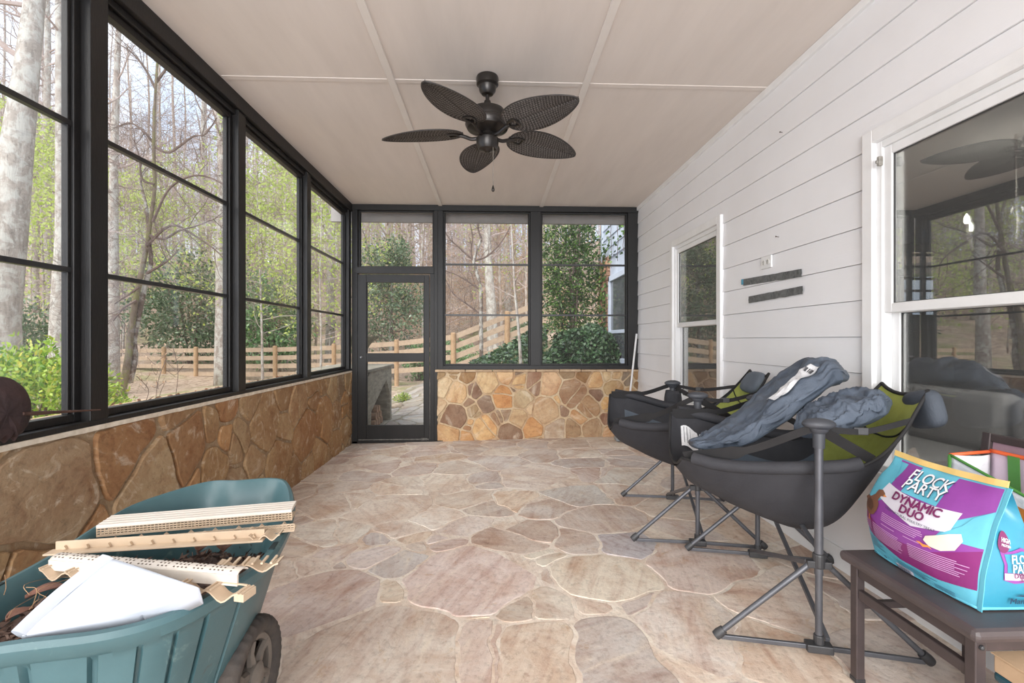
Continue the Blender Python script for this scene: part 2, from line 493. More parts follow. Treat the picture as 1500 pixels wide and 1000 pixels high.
# ---- left stone half wall
TL = 0.87
def lw(px, py): p = atX(px, py, XL); return (p.y, p.z)
def c2(cx, cy): return lw(cx / 2.885, 640 + cy / 2.885)
def c3(cx, cy): return lw(cx / 2.885, 340 + cy / 2.885)
ls = []
for (cx, cy, r, c, q) in [
 (130,130,.16,(176,142,104),2),(200,270,.30,(150,122,96),2),(640,190,.24,(172,142,108),2),(300,60,.10,(170,134,98),2),
 (520,70,.22,(134,84,48),2),(790,40,.20,(140,92,56),2),(340,350,.14,(166,118,78),2),(110,500,.24,(158,120,82),2),
 (843,140,.06,(180,130,86),2),(910,120,.16,(150,110,70),2),(960,860,.13,(176,120,72),3),(905,840,.10,(150,112,74),3),
 (1120,810,.22,(164,124,84),3),(1260,740,.16,(168,128,90),3),(1290,860,.22,(160,112,70),3),(1060,720,.14,(158,122,86),3),
 (1380,780,.22,(168,116,70),3),(1440,650,.10,(140,116,90),3),(1010,880,.16,(166,132,96),3),(1180,980,.2,(160,120,80),3),
 (1080,960,.14,(170,136,100),3),(960,780,.11,(160,108,66),3),(770,780,.12,(150,112,76),3),(1460,730,.1,(178,128,78),3),
 (1465,830,.14,(172,134,92),3),(1350,960,.14,(176,132,88),3),(1420,900,.12,(164,118,74),3)]:
    u, v = (c2 if q == 2 else c3)(cx, cy)
    ls.append((u, v, r * r * .8, soften(c, (158, 142, 108), .34)))
palw = [soften(c_, (158, 142, 108), .36) for c_ in [(172,138,98),(160,118,76),(150,108,70),(178,146,106),(140,98,62),(168,130,90),(154,126,98)]]
rectL = (YB, D + .02, -.1, TL - .012)
ls = fill_seeds(ls, rectL, 0.26, rng, palw, (0, .015))
wm = MB()
stonework(wm, ls, rectL, lambda u, v, h: V((XL - .012 + h, u, v)), 0.02, 0.014, lin((150, 128, 100))[:3] + (.4,), rng, 0.028, 0.022, 1, 0.006)
wm.box((XL - .30, YB, -.3), (XL - .02, D + .02, TL - .02)); wm.col += [lin((150, 125, 95))] * 6
wl = wm.build('wall_left', M['wallstone'], kind='structure', origin=(XL, 2, 0))
mm = MB()   # thin pale mortar bed under the sill
nn = 60
def bed(a, b):
    y = lerp(YB, D + .02, a); e = .004 * noise.noise(V((y * 9, 0, 0)))
    k = [(XL - .02, TL - .02), (XL + .004 + e, TL - .014 + e), (XL + .005 + e, TL + .006), (XL - .02, TL + .008)]
    i = min(3, int(b * 3 + .5)); return V((k[i][0], y, k[i][1]))
mm.grid(bed, nn * 3, 4)
mm.build('mortar_bed', M['mortar'], wl)
lg = MB(); lg.box((XL - .46, YB, TL - .06), (XL - .10, D + .1, TL + .005))
lg.build('outer_ledge', M['capstone'], wl, bevel=.01)

# ---- back stone half wall
TB = 0.885
def bx_(cx, cy): p = atY(640 + cx / 5, 540 + cy / 5, D); return (p.x, p.z)
bs = []
for cx, cy, r, c in [
 (60,130,.13,(214,192,152)),(150,180,.17,(212,172,122)),(280,165,.13,(118,88,72)),(130,350,.20,(126,94,74)),(230,245,.08,(130,98,76)),
 (265,310,.10,(158,134,96)),(85,490,.18,(214,170,116)),(220,505,.10,(184,126,70)),(345,440,.20,(222,174,112)),(370,110,.16,(212,180,130)),
 (360,250,.14,(116,90,74)),(485,210,.18,(196,132,72)),(490,345,.11,(150,128,106)),(540,475,.19,(124,94,74)),(620,220,.15,(188,164,124)),
 (595,370,.15,(190,158,114)),(720,110,.15,(138,102,80)),(700,430,.16,(204,144,84)),(800,310,.22,(188,152,112)),(830,120,.18,(216,174,130)),
 (985,180,.22,(150,114,84)),(1110,285,.18,(172,132,92)),(1060,355,.12,(196,142,90)),(870,445,.18,(176,156,134)),(990,450,.14,(156,126,92)),
 (1140,440,.16,(172,138,102)),(1180,195,.09,(116,84,68)),(1175,90,.11,(216,174,118)),(1300,150,.17,(182,152,104)),(1270,250,.15,(222,180,112)),
 (1260,370,.10,(130,90,70)),(1290,470,.15,(190,140,92)),(1390,85,.09,(112,100,86)),(600,100,.12,(212,174,118)),(515,60,.12,(220,178,128)),
 (562,160,.05,(120,96,78)),(885,228,.06,(210,164,104)),(905,290,.06,(124,92,72)),(425,375,.07,(150,116,88)),(1410,200,.14,(190,156,108)),
 (1250,60,.06,(220,190,140)),(1310,65,.07,(196,166,120)),(1420,400,.14,(180,140,96)),(30,300,.07,(196,170,134)),(250,400,.06,(204,156,100)),
 (580,55,.05,(110,88,72)),(240,430,.05,(150,100,64)),(700,300,.06,(210,180,140))]:
    u, v = bx_(cx, cy); bs.append((u, v, r * r * .55, soften(c, (204, 184, 156), .28)))
xBL = atY(640, 600, D).x
rectB = (xBL, XR + .01, -.08, TB - .028)
bs = fill_seeds(bs, rectB, 0.15, rng, palw, (0, .003))
bm_ = MB()
stonework(bm_, bs, rectB, lambda u, v, h: V((u, D + .012 - h, v)), 0.020, 0.013, lin((206, 184, 150))[:3] + (.3,), rng, 0.018, 0.012, 1, 0.006)
bm_.box((xBL, D + .02, -.3), (XR + .3, D + .30, TB - .03)); bm_.col += [lin((150, 125, 95))] * 6
wb = bm_.build('wall_back', M['backstone'], kind='structure', origin=(.5, D, 0))
x = xBL - .02
cb = MB()
while x < XR:
    w = rng.uniform(.24, .42); x2 = min(XR + .02, x + w)
    cb.box((x, D - .018 + rng.uniform(-.006, .004), TB - .03), (x2 - .006, D + .34, TB - .002 + rng.uniform(-.003, .003))); x = x2
cb.build('cap_stone', M['capstone'], wb, bevel=.006)

# ---- ceiling
cm_ = MB(); cm_.box((XL - .25, YB, ZC), (XR + .2, D + .36, ZC + .12)); cm_.build('ceiling', M['ceiling'], kind='structure')
tn = [0]
def trim(boxes, mat, bevel=.004):
    tn[0] += 1; b = MB()
    for a, c in boxes: b.box(a, c)
    return b.build('trim_%d' % tn[0], mat, kind='structure', bevel=bevel)
for xb in (-.634, .59): trim([((xb - .022, YB, ZC - .012), (xb + .022, D, ZC))], M['batten'], .003)
for yb in (.59, 3.03): trim([((XL + .02, yb - .022, ZC - .004), (XR, yb + .022, ZC))], M['ceiling'], .003)
trim([((XR - .022, YB, ZC - .045), (XR + .01, D, ZC))], M['white_trim'], .004)       # frieze strip
# eave beyond the back windows
trim([((XL - .35, D + .31, 2.735), (XR + .3, D + .36, 2.95))], pm('grey_eave', (150, 146, 142), (134, 130, 127), 3, .7), .003)
trim([((XL - .08, D + .09, 2.845), (XR, D + .31, 2.869))], M['ceiling'], .003)

# ---- left posts, sill, header
PY = [2.129 - 1.179 * 3, 2.129 - 1.179 * 2, 2.129 - 1.179, 2.129, 3.302, 4.482, 5.745]
X0, X1 = XL - .092, XL - .001
for y in PY: trim([((X0, y - .047, TL + .004), (X1, y + .047, ZC))], M['black'], .003)
trim([((X0 - .02, YB, TL + .006), (XL + .002, D, TL + .030))], M['black'], .004)                 # sill
trim([((X0 - .01, YB, 2.775), (XL + .012, D, ZC - .001)), ((X0, YB, 2.74), (XL - .02, D, 2.775))], M['black'], .004)   # header
wn = [2]
def screen_window(p0, p1, horiz, pane, bars, fr=.034, dep=.045):
    """black framed panel between two points of the opening, in a vertical plane; bars: heights"""
    wn[0] += 1
    (xa, ya, za), (xb, yb, zb) = p0, p1
    e = empty('window_%d' % wn[0], ((xa + xb) / 2, (ya + yb) / 2, za), kind='structure')
    f = MB()
    def bx(u0, u1, z0, z1, d0, d1, mb):
        if horiz == 'y': mb.box((xa - d1, u0, z0), (xa - d0, u1, z1))
        else: mb.box((u0, ya + d0, z0), (u1, ya + d1, z1))
    u0, u1 = (ya, yb) if horiz == 'y' else (xa, xb)
    bx(u0, u0 + fr, za, zb, 0, dep, f); bx(u1 - fr, u1, za, zb, 0, dep, f)
    bx(u0 + fr, u1 - fr, za, za + fr, 0, dep, f); bx(u0 + fr, u1 - fr, zb - fr, zb, 0, dep, f)
    s = fr * .45   # inner stop
    bx(u0 + fr, u0 + fr + s, za + fr, zb - fr, .012, dep - .006, f); bx(u1 - fr - s, u1 - fr, za + fr, zb - fr, .012, dep - .006, f)
    f.build('window_frame', M['black'], e, bevel=.003)
    for z in bars:
        b = MB(); bx(u0 + fr, u1 - fr, z - .011, z + .011, .008, .036, b); b.build('glazing_bar', M['black_metal'], e, bevel=.002)
    g = MB(); bx(u0 + fr * .8, u1 - fr * .8, za + fr * .8, zb - fr * .8, .021, .0235, g); g.build('pane', pane, e)
for a, b in zip(PY[:-1], PY[1:]):
    screen_window((XL - .040, a + .047, TL + .030), (XL - .040, b - .047, 2.74), 'y', M['pane'], (1.53, 2.137))

# ---- back posts, header, windows, door
def xb_(px): return atY(px, 500, D).x
def zb_(py, px=700): return atY(px, py, D).z
x515, x533, x636, x649, x777, x792, x920 = [xb_(p) for p in (515, 533, 636, 649, 777, 792, 920)]
zf = lambda x: floor_z(x) + .002
trim([((XL - .001, D, zf(XL)), (xb_(523.5), D + .09, ZC))], M['black'], .003)
trim([((xb_(629.5), D + .012, zf(-1)), (x636, D + .09, zb_(400))), ], M['black'], .003)
trim([((x636, D, zf(-1)), (xb_(641), D + .092, ZC)), ((xb_(641), D, TB), (x649, D + .092, ZC))], M['black'], .003)
trim([((x777, D, TB), (x792, D + .092, ZC))], M['black'], .003)
trim([((x920, D, TB), (XR + .001, D + .092, ZC))], M['black'], .003)
trim([((XL, D - .012, zb_(309)), (XR, D + .10, ZC - .001))], M['black'], .003)
trim([((x649, D - .010, TB), (XR, D + .09, zb_(535)))], M['black'], .003)
trim([((xb_(516), D - .006, zb_(401)), (x636, D + .088, zb_(392)))], M['black'], .003)
trim([((xb_(516), D - .0, zf(-1.2) - .01), (x649, D + .10, zf(-1.2) + .018))], M['black'], .003)
zt, zbot = zb_(309), zb_(535)
screen_window((x649, D + .03, zbot), (x777, D + .03, zt), 'x', M['screen'], (zb_(386.5), zb_(461)), .018)
screen_window((x792, D + .03, zbot), (x920, D + .03, zt), 'x', M['screen'], (zb_(386.5), zb_(461)), .018)
screen_window((xb_(524), D + .03, zb_(392)), (x636, D + .03, zt), 'x', M['screen'], (), .018)
dr = empty('door_1', (xb_(576), D + .03, zf(-1.2) + .02), kind='structure')
def dx(px): return atY(px, 500, D + .01).x
def dz(py): return atY(576, py, D + .01).z
X = [dx(p) for p in (523.8, 536.5, 621.5, 629)]; Z = [dz(p) for p in (647, 622.5, 529.8, 517, 413.5, 402)]
b = MB(); y0, y1 = D + .010, D + .046
b.box((X[0], y0, Z[0]), (X[1], y1, Z[5])); b.box((X[2], y0, Z[0]), (X[3], y1, Z[5]))
for a, c in ((0, 1), (2, 3), (4, 5)): b.box((X[1], y0, Z[a]), (X[2], y1, Z[c]))
for (a, c) in ((1, 2), (3, 4)):      # stops around the screens
    b.box((X[1], y0 + .012, Z[a]), (X[1] + .012, y1 - .004, Z[c])); b.box((X[2] - .012, y0 + .012, Z[a]), (X[2], y1 - .004, Z[c]))
b.build('door_panel', M['black'], dr, bevel=.003)
for a, c in ((1, 2), (3, 4)):
    g = MB(); g.box((X[1] - .004, y0 + .02, Z[a] - .004), (X[2] + .004, y0 + .022, Z[c] + .004)); g.build('pane', M['screen'], dr)
k = MB(); p = atY(529.5, 523, D + .01)
k.lathe([(.010, 0), (.012, .004), (.006, .008), (.006, .02), (.011, .026), (.008, .034)], (p.x, D + .010, p.z), 14, Matrix.Rotation(R(90), 4, 'X'))
k.build('door_knob', pm('grey_metal', (150, 150, 150), (120, 120, 120), 9, .35, .9), dr, smooth=True)
k = MB(); k.box((X[0] + .01, D + .002, Z[0] + .022), (X[3] - .004, D + .011, Z[0] + .036)); k.box((X[3] - .10, D + .000, Z[0] + .018), (X[3] - .03, D + .012, Z[0] + .044))
k.build('door_sweep', pm('worn_sweep', (70, 68, 66), (110, 108, 104), 30, .5, .4), dr, bevel=.002)

# ---- right wall: lap siding with two house windows
WZ0, WZ1 = 0.575, 2.215
WIN = [(1.155, 2.210), (3.629, 4.684)]
zl = [0.195 + .1766 * k for k in range(-1, 16)]
sb = MB()
GAP = .0025
for z0, z1 in zip(zl[:-1], zl[1:]):
    z0 = max(z0, .0); z1 = min(z1, ZC)
    if z1 <= z0: continue
    cuts = sorted({z0, z1} | {z for z in (WZ0, WZ1) if z0 < z < z1})
    for a, c in zip(cuts[:-1], cuts[1:]):
        inside = a >= WZ0 - 1e-6 and c <= WZ1 + 1e-6
        spans = [(YB, WIN[0][0]), (WIN[0][1], WIN[1][0]), (WIN[1][1], D + .09)] if inside else [(YB, D + .09)]
        def fx(z): return XR - .009 * (1 - (z - z0) / max(.05, (z1 - z0)))
        aa = a + (GAP if a == z0 else 0)
        for s0, s1 in spans:
            sb.add([(fx(aa), s0, aa), (fx(aa), s1, aa), (fx(c), s1, c), (fx(c), s0, c), (XR + .03, s0, aa), (XR + .03, s1, aa), (XR + .03, s1, c), (XR + .03, s0, c)],
                   [(0, 3, 2, 1), (4, 5, 6, 7), (0, 1, 5, 4), (1, 2, 6, 5), (2, 3, 7, 6), (3, 0, 4, 7)])
for a in ((YB, WIN[0][0], 0, ZC), (WIN[0][1], WIN[1][0], 0, ZC), (WIN[1][1], D + .09, 0, ZC)):
    sb.box((XR + .02, a[0], a[2]), (XR + .12, a[1], a[3]))
for w in WIN:
    sb.box((XR + .02, w[0], 0), (XR + .12, w[1], WZ0)); sb.box((XR + .02, w[0], WZ1), (XR + .12, w[1], ZC))
wr = sb.build('wall_right', M['siding'], kind='structure', origin=(XR, 2, 0))
bb = MB(); bb.box((XR - .012, YB, floor_z(XR) - .03), (XR + .01, D, floor_z(XR) + .11))
bb.build('baseboard_right', M['white_trim'], kind='structure', bevel=.003)
def house_window(i, w):
    y0, y1 = w; cz = .062
    e = empty('window_%d' % i, (XR, (y0 + y1) / 2, WZ0), kind='structure')
    def ring(mb, a0, a1, b0, b1, t, xa, xb, bt=None):
        bt = bt or t
        mb.box((xa, a0, b0), (xb, a0 + t, b1)); mb.box((xa, a1 - t, b0), (xb, a1, b1))
        mb.box((xa, a0 + t, b0), (xb, a1 - t, b0 + bt)); mb.box((xa, a0 + t, b1 - t), (xb, a1 - t, b1))
    c = MB(); ring(c, y0, y1, WZ0, WZ1, cz, XR - .028, XR + .02); c.build('window_casing', M['white_trim'], e, bevel=.004)
    f = MB(); ring(f, y0 + cz, y1 - cz, WZ0 + cz, WZ1 - cz, .032, XR - .006, XR + .10); f.build('window_frame', M['vinyl'], e, bevel=.003)
    a0, a1 = y0 + cz + .032, y1 - cz - .032; zm = 1.385
    for nm, b0, b1, xa in (('upper_sash', zm - .02, WZ1 - cz - .032, XR + .004), ('lower_sash', WZ0 + cz + .032, zm + .02, XR + .040)):
        s = MB(); ring(s, a0, a1, b0, b1, .042, xa, xa + .03)
        so = s.build(nm, M['vinyl'], e, bevel=.004)
        g = MB(); g.box((xa + .012, a0 + .036, b0 + .036), (xa + .016, a1 - .036, b1 - .036)); g.build('pane', M['houseglass'], so)
        d_ = MB(); ring(d_, a0 + .040, a1 - .040, b0 + .040, b1 - .040, .005, xa + .008, xa + .016); d_.build('glazing_seal', M['weather'], so)
    return e
w1 = house_window(1, WIN[0]); w2 = house_window(2, WIN[1])
p = atX(1289, 236, XR - .03)
l = MB(); l.box((XR - .040, p.y - .008, p.z - .022), (XR - .02, p.y + .008, p.z + .022)); l.box((XR - .05, p.y - .005, p.z - .012), (XR - .04, p.y + .005, p.z + .004))
l.build('corner_clip', pm('worn_clip', (150, 146, 138), (110, 104, 96), 30, .5), w1, bevel=.004)

# ---- dim room behind the house windows
XI = XR + .125
ir = MB(); ir.box((XI + 4.6, YB, .0), (XI + 4.7, 6.6, 2.7)); ir.build('wall_inside_east', pm('inner_wall', (120, 118, 114), (108, 106, 103), 2, .8), kind='structure')
ir = MB(); ir.box((XI, YB, -.02), (XI + 4.7, 6.6, .06)); ir.build('floor_inside', pm('inner_floor', (80, 66, 54), (66, 54, 44), 4, .5, stretch=(1, 8, 1)), kind='structure')
ir = MB(); ir.box((XI, YB, 2.6), (XI + 4.7, 6.6, 2.7)); ir.build('ceiling_inside', pm('inner_ceiling', (200, 198, 194), (190, 188, 184), 2, .8), kind='structure')
nz = MB(); nz.box((XI, YB - .1, 0), (XI + 4.7, YB, 2.7)); nz.build('wall_inside_south', bpy.data.materials['inner_wall'], kind='structure')
nz = MB()
ax0, ax1, az0, az1 = 5.3, 6.3, 1.6, 2.5
for a, c in (((XI, 6.5, 0), (ax0, 6.6, 2.9)), ((ax1, 6.5, 0), (XI + 4.7, 6.6, 2.9)), ((ax0, 6.5, 0), (ax1, 6.6, az0)), ((ax0, 6.5, az1), (ax1, 6.6, 2.9))): nz.box(a, c)
for k in range(1, 7): nz.box((ax0 + k * .2 - .02, 6.52, az0), (ax0 + k * .2 + .02, 6.58, az1))
for k in range(1, 6): nz.box((ax0, 6.52, az0 + k * .17 - .015), (ax1, 6.58, az0 + k * .17 + .015))
nz.build('wall_inside_north', bpy.data.materials['inner_wall'], kind='structure')
fab = pm('grey_upholstery', (168, 166, 166), (150, 148, 148), 40, .9, 0, .4, 200)
so = empty('sofa', (3.0, 1.5, .06), 'grey upholstered sofa indoors, seen through the near house window', 'sofa')
b = MB(); b.box((3.10, .9, .12), (3.42, 4.4, .86)); b.build('sofa_back', fab, so, bevel=.06)
b = MB(); b.box((2.5, .9, .12), (3.10, 4.4, .40)); b.build('sofa_base', fab, so, bevel=.04)
for a in (1.1, 1.88, 2.66, 3.44):
    b = MB(); b.box((2.46, a, .40), (3.12, a + .76, .56)); b.build('seat_cushion', fab, so, bevel=.05)
    b = MB(); b.box((2.96, a, .54), (3.14, a + .76, .92)); b.build('back_cushion', fab, so, bevel=.06)
for a in (.88, 4.22):
    b = MB(); b.box((2.46, a, .12), (3.30, a + .20, .66)); b.build('sofa_arm', fab, so, bevel=.05)
for y in (1.0, 4.3):
    for x in (2.56, 3.34):
        b = MB(); b.lathe([(.02, .06), (.028, .13)], (x, y, 0), 10); b.build('leg', M['black'], so)
ch = empty('chandelier', (3.45, 3.02, 2.6), 'indoor chandelier with lit candle bulbs, seen through the near house window', 'chandelier')
cmx = pm('aged_silver', (150, 146, 140), (120, 116, 110), 10, .35, .8)
b = MB(); b.tube([(3.45, 3.02, 2.6), (3.45, 3.02, 2.15)], .008); b.lathe([(.01, 1.82), (.03, 1.86), (.018, 1.95), (.035, 2.02), (.012, 2.15)], (3.45, 3.02, 0), 14); b.build('stem', cmx, ch, smooth=True)
em = bpy.data.materials.new('lit_bulb'); em.use_nodes = True
em.node_tree.nodes['Principled BSDF'].inputs['Emission Color'].default_value = (1, .93, .82, 1); em.node_tree.nodes['Principled BSDF'].inputs['Emission Strength'].default_value = 22
for k in range(5):
    a = 2 * pi * k / 5 + .4; d_ = V((cos(a), sin(a), 0)); c = V((3.45, 3.02, 0))
    b = MB(); b.tube(catmull([c + d_ * .02 + V((0, 0, 1.9)), c + d_ * .12 + V((0, 0, 1.84)), c + d_ * .24 + V((0, 0, 1.86)), c + d_ * .28 + V((0, 0, 1.93))], 6), .006, 8)
    b.lathe([(.03, 1.93), (.034, 1.94), (.012, 1.945), (.012, 2.02)], c + d_ * .28, 12); ar = b.build('arm', cmx, ch, smooth=True)
    b = MB(); b.lathe([(.010, 2.02), (.017, 2.04), (.014, 2.065), (.002, 2.09)], c + d_ * .28, 12); b.build('bulb', em, ar, smooth=True)

# ---- small fixtures on the siding
p = atX(1124, 384, XR - .006)
o = empty('wall_outlet', (XR, p.y, p.z), 'white electrical outlet plate on the white siding', 'outlet')
b = MB(); b.box((XR - .016, p.y - .058, p.z - .040), (XR - .004, p.y + .058, p.z + .040)); b.build('cover_plate', M['vinyl'], o, bevel=.004)
for s in (-1, 1):
    b = MB(); b.lathe([(.017, 0), (.017, .004)], (XR - .0155, p.y + s * .022, p.z), 18, Matrix.Rotation(R(-90), 4, 'Y'))
    b.build('socket', pm('socket_white', (216, 214, 208), (208, 206, 200), 8, .4), o)
    for q in ((-.006, .005), (.006, .005), (0, -.007)):
        d_ = MB(); d_.box((XR - .0205, p.y + s * .022 + q[0] - .0016, p.z + q[1] - .004), (XR - .0185, p.y + s * .022 + q[0] + .0016, p.z + q[1] + .004)); d_.build('slot', M['weather'], o)
tape = NT('grey_tape'); tape.set(.45, .1); tv = tape.coord((1, 1, 1)); tf = tape.noise(tv, 30, 5, .6, 1.0)
tape.base(tape.ramp(tf, [(.3, lin((66, 68, 69))), (.62, lin((104, 107, 108)))])); tape.bump(tape.noise(tv, 22, 4, .6, 1.5), .7, .01)
def strip(pa, pb, h, lab, blue=False):
    A = atX(pa[0], pa[1], XR - .012); B = atX(pb[0], pb[1], XR - .012); n = 26
    b = MB()
    def fn(i, j):
        q = A.lerp(B, i); z = q.z + (j - .5) * h + .004 * noise.noise(V((i * 9, j * 2, 1))); y = q.y + (.006 * noise.noise(V((j * 9, 3, i))) if i in (0, 1) else 0)
        return V((XR - .0135 - .002 * abs(noise.noise(V((i * 14, j * 3, 5)))), y, z))
    b.grid(fn, n, 5)
    o = b.build('tape_strip', tape.m, None, lab, 'tape', solid=.0015)
    if blue:
        c = MB(); c.box((XR - .0175, A.y + .0, A.z - .014), (XR - .0125, A.y + .020, A.z + .024)); c.build('blue_tape_end', pm('blue_tape', (76, 150, 176), (66, 136, 160), 20, .6), o)
strip((1089, 413.5), (1174.5, 399.5), .046, 'upper of two grey tape strips on siding, blue tab at its end', True)
strip((1097, 439), (1176, 424.5), .046, 'lower of two grey tape strips on the siding')

for (px, py, lab) in ((1147, 194, 'small dark nail in the upper siding between the two house windows'), (1141, 347, 'small nail head in the siding above the outlet')):
    p = atX(px, py, XR - .004); b = MB(); b.tube([p, p + V((-.018, .0, .003))], .0018, 6); b.lathe([(.005, 0), (.005, .002)], p + V((-.018, 0, .003)), 10, Matrix.Rotation(R(-90), 4, 'Y'))
    b.build('nail', pm('rusty_nail', (70, 60, 54), (50, 44, 40), 40, .6, .4, 0), None, lab, 'nail')
# ================================================================== outdoors
rng = random.Random(11)
def gz(x, y):
    """ground height: level by the porch, a bank rising to the right behind, woods climbing far off"""
    h = max(0.0, min(3.2, (x + 2.2) * .36)) * sstep(6.6, 10.5, y) * sstep(-3, 0, x + 2.2)
    r = math.hypot(x, y)
    far = sstep(17, 60, r) * 9.5 + max(0, r - 60) * .10
    left = -.15 * sstep(-2, -5, x) * (1 - sstep(8, 14, r))
    n = .10 * noise.noise(V((x * .5, y * .5, 0))) * sstep(6.5, 9, r) + .35 * noise.noise(V((x * .12, y * .12, 4))) * sstep(17, 26, r)
    return -.07 + h + far + left + n
def on(px, d, dz=0.0):
    p = atd(px, HY, d); return V((p.x, p.y, gz(p.x, p.y) + dz))

gm_ = NT('leaf_litter'); gm_.set(.95, 0, .1)
v = gm_.coord((1, 1, 1))
vo = gm_.add('ShaderNodeTexVoronoi'); vo.inputs['Scale'].default_value = 14; gm_.link(v, vo.inputs['Vector'])
lc = gm_.ramp(vo.outputs['Color'], [(0, lin((120, 100, 84))), (.35, lin((164, 142, 124))), (.65, lin((188, 168, 150))), (1, lin((138, 112, 94)))])
f1 = gm_.noise(v, .55, 5, .6)
c = gm_.mix(gm_.ramp(f1, [(.50, G(0)), (.64, G(.75))]), lc, lin((122, 128, 78)))
f2 = gm_.noise(v, 3.0, 6, .7)
c = gm_.mix(gm_.ramp(f2, [(.3, G(.5)), (.55, G(0))]), c, lin((92, 78, 64)))
gm_.base(c); gm_.bump(vo.outputs['Distance'], .5, .03)
g = MB(); N1, N2 = 110, 90
def gfn(a, b):
    an = lerp(R(-80), R(50), a); r = 2.2 + 108 * b ** 2.2
    x, y = sin(an) * r, cos(an) * r
    return V((x, y, gz(x, y)))
g.grid(gfn, N1, N2)
# keep the ground out from under the porch and the house
keep = []
for f in g.f:
    c = sum((g.v[i] for i in f), V()) / 4
    if -1.85 < c.x < 9 and c.y < 5.7: continue
    if c.x > 2.7 and c.y < 11: continue
    keep.append(f)
g.f = keep; g.mi = [0] * len(keep)
g.build('ground', gm_.m, kind='structure', origin=(0, 8, 0), smooth='all')

# ---- bark and leaves
def bark(name, a, b, sc=5, moss=None):
    t = NT(name); t.set(.9, 0, .15); v = t.coord((1, 1, .22)); f = t.noise(v, sc * 2.2, 6, .7, .6)
    c = t.ramp(f, [(.3, lin(a)), (.62, lin(b))])
    v3 = t.coord((1, 1, 2.2)); f3 = t.noise(v3, sc * 3.6, 5, .75, .4)
    c = t.mix(t.ramp(f3, [(.36, G(.7)), (.47, G(0))]), c, t.mix(1.0, c, G(.5), 'MULTIPLY'))
    v2 = t.coord((1, 1, .8)); f2 = t.noise(v2, 6, 6, .7, .5)
    c = t.mix(t.ramp(f2, [(.46, G(0)), (.56, G(.6))]), c, lin(moss or (196, 196, 188)))
    t.base(c); t.bump(f, .7, .03); return t.m
BK = [bark('grey_bark', (120, 108, 100), (170, 158, 148)), bark('brown_bark', (120, 98, 84), (170, 146, 128)),
      bark('pale_bark', (122, 114, 106), (172, 163, 153)), bark('mossy_bark', (84, 74, 62), (126, 112, 98), 7, (112, 116, 62)),
      bark('dark_bark', (74, 62, 54), (116, 100, 90), 7)]
twigm = pm('twig_bark', (142, 128, 118), (178, 164, 156), 8, .9, 0, 0)
twigp = pm('twig_bark_pale', (176, 162, 156), (152, 132, 122), 8, .9, 0, 0)
twigd = pm('twig_bark_dark', (78, 64, 58), (108, 90, 82), 8, .9, 0, 0)
LV = {'spring': leafmat('spring_leaves', [(136, 160, 66), (178, 196, 92), (200, 214, 122), (158, 180, 78)], .5),
      'tan': leafmat('dry_tan_leaves', [(196, 160, 130), (214, 182, 152), (180, 138, 108), (222, 196, 168)], .4),
      'ever': leafmat('evergreen_leaves', [(52, 72, 48), (84, 106, 72), (112, 132, 96), (66, 88, 56), (140, 156, 126)], .2, .35),
      'rhodo': leafmat('glossy_leaves', [(56, 92, 50), (92, 132, 76), (124, 164, 104), (74, 112, 62), (150, 184, 134)], .25, .3),
      'lime': leafmat('lime_leaves', [(120, 158, 46), (160, 192, 70), (186, 206, 92), (98, 140, 48), (76, 116, 42), (216, 206, 84)], .4, .4),
      'ivy': leafmat('ivy_leaves', [(30, 52, 32), (48, 78, 46), (70, 102, 62), (26, 44, 30), (98, 128, 88)], .15, .35),
      'dark': leafmat('dark_leaves', [(30, 50, 24), (52, 80, 34), (84, 118, 50), (24, 40, 22), (110, 146, 66)], .3, .3)}

def leaf(mb, p, L, W, d, rng_):
    d = d.normalized(); s = d.cross(V((rng_.gauss(0, 1), rng_.gauss(0, 1), rng_.gauss(0, 1))))
    if s.length < 1e-5: return
    s = s.normalized() * W / 2
    mb.add([p, p + d * L * .45 + s, p + d * L, p + d * L * .45 - s], [(0, 1, 2, 3)])
def rv(rng_): return V((rng_.gauss(0, 1), rng_.gauss(0, 1), rng_.gauss(0, 1))).normalized()

def grow(mb, p, d, L, r, lev, rng_, tips, kids_=(5, 4), ratio=.55, wig=.22, up=.15, sides=5, seg=None, spread=1.0):
    n = 4 if lev else 3
    pts = [p]; q = V(p); dd = V(d).normalized(); ds = []
    for i in range(n):
        dd = (dd + rv(rng_) * wig + V((0, 0, up))).normalized(); q = q + dd * L / n; pts.append(V(q)); ds.append(V(dd))
    rs = [max(.0016, r * (1 - .75 * i / n)) for i in range(n + 1)]
    mb.tube(pts, rs, 3 if lev == 0 or r < .012 else sides, False)
    if lev == 0: tips.append((pts[-1], dd)); tips.append((pts[-2], dd)); return
    k = kids_[len(kids_) - lev] if lev <= len(kids_) else 4
    for j in range(k):
        t = rng_.uniform(.3, 1.0); i = min(n - 1, int(t * n)); f = t * n - i
        b = pts[i].lerp(pts[i + 1], f); side = ds[i].cross(rv(rng_)).normalized()
        nd = (ds[i] * .55 + side * spread * rng_.uniform(.6, 1.1)).normalized()
        grow(mb, b, nd, L * ratio * rng_.uniform(.7, 1.2), max(.0016, rs[i] * .5), lev - 1, rng_, tips, kids_, ratio, wig, up, sides)

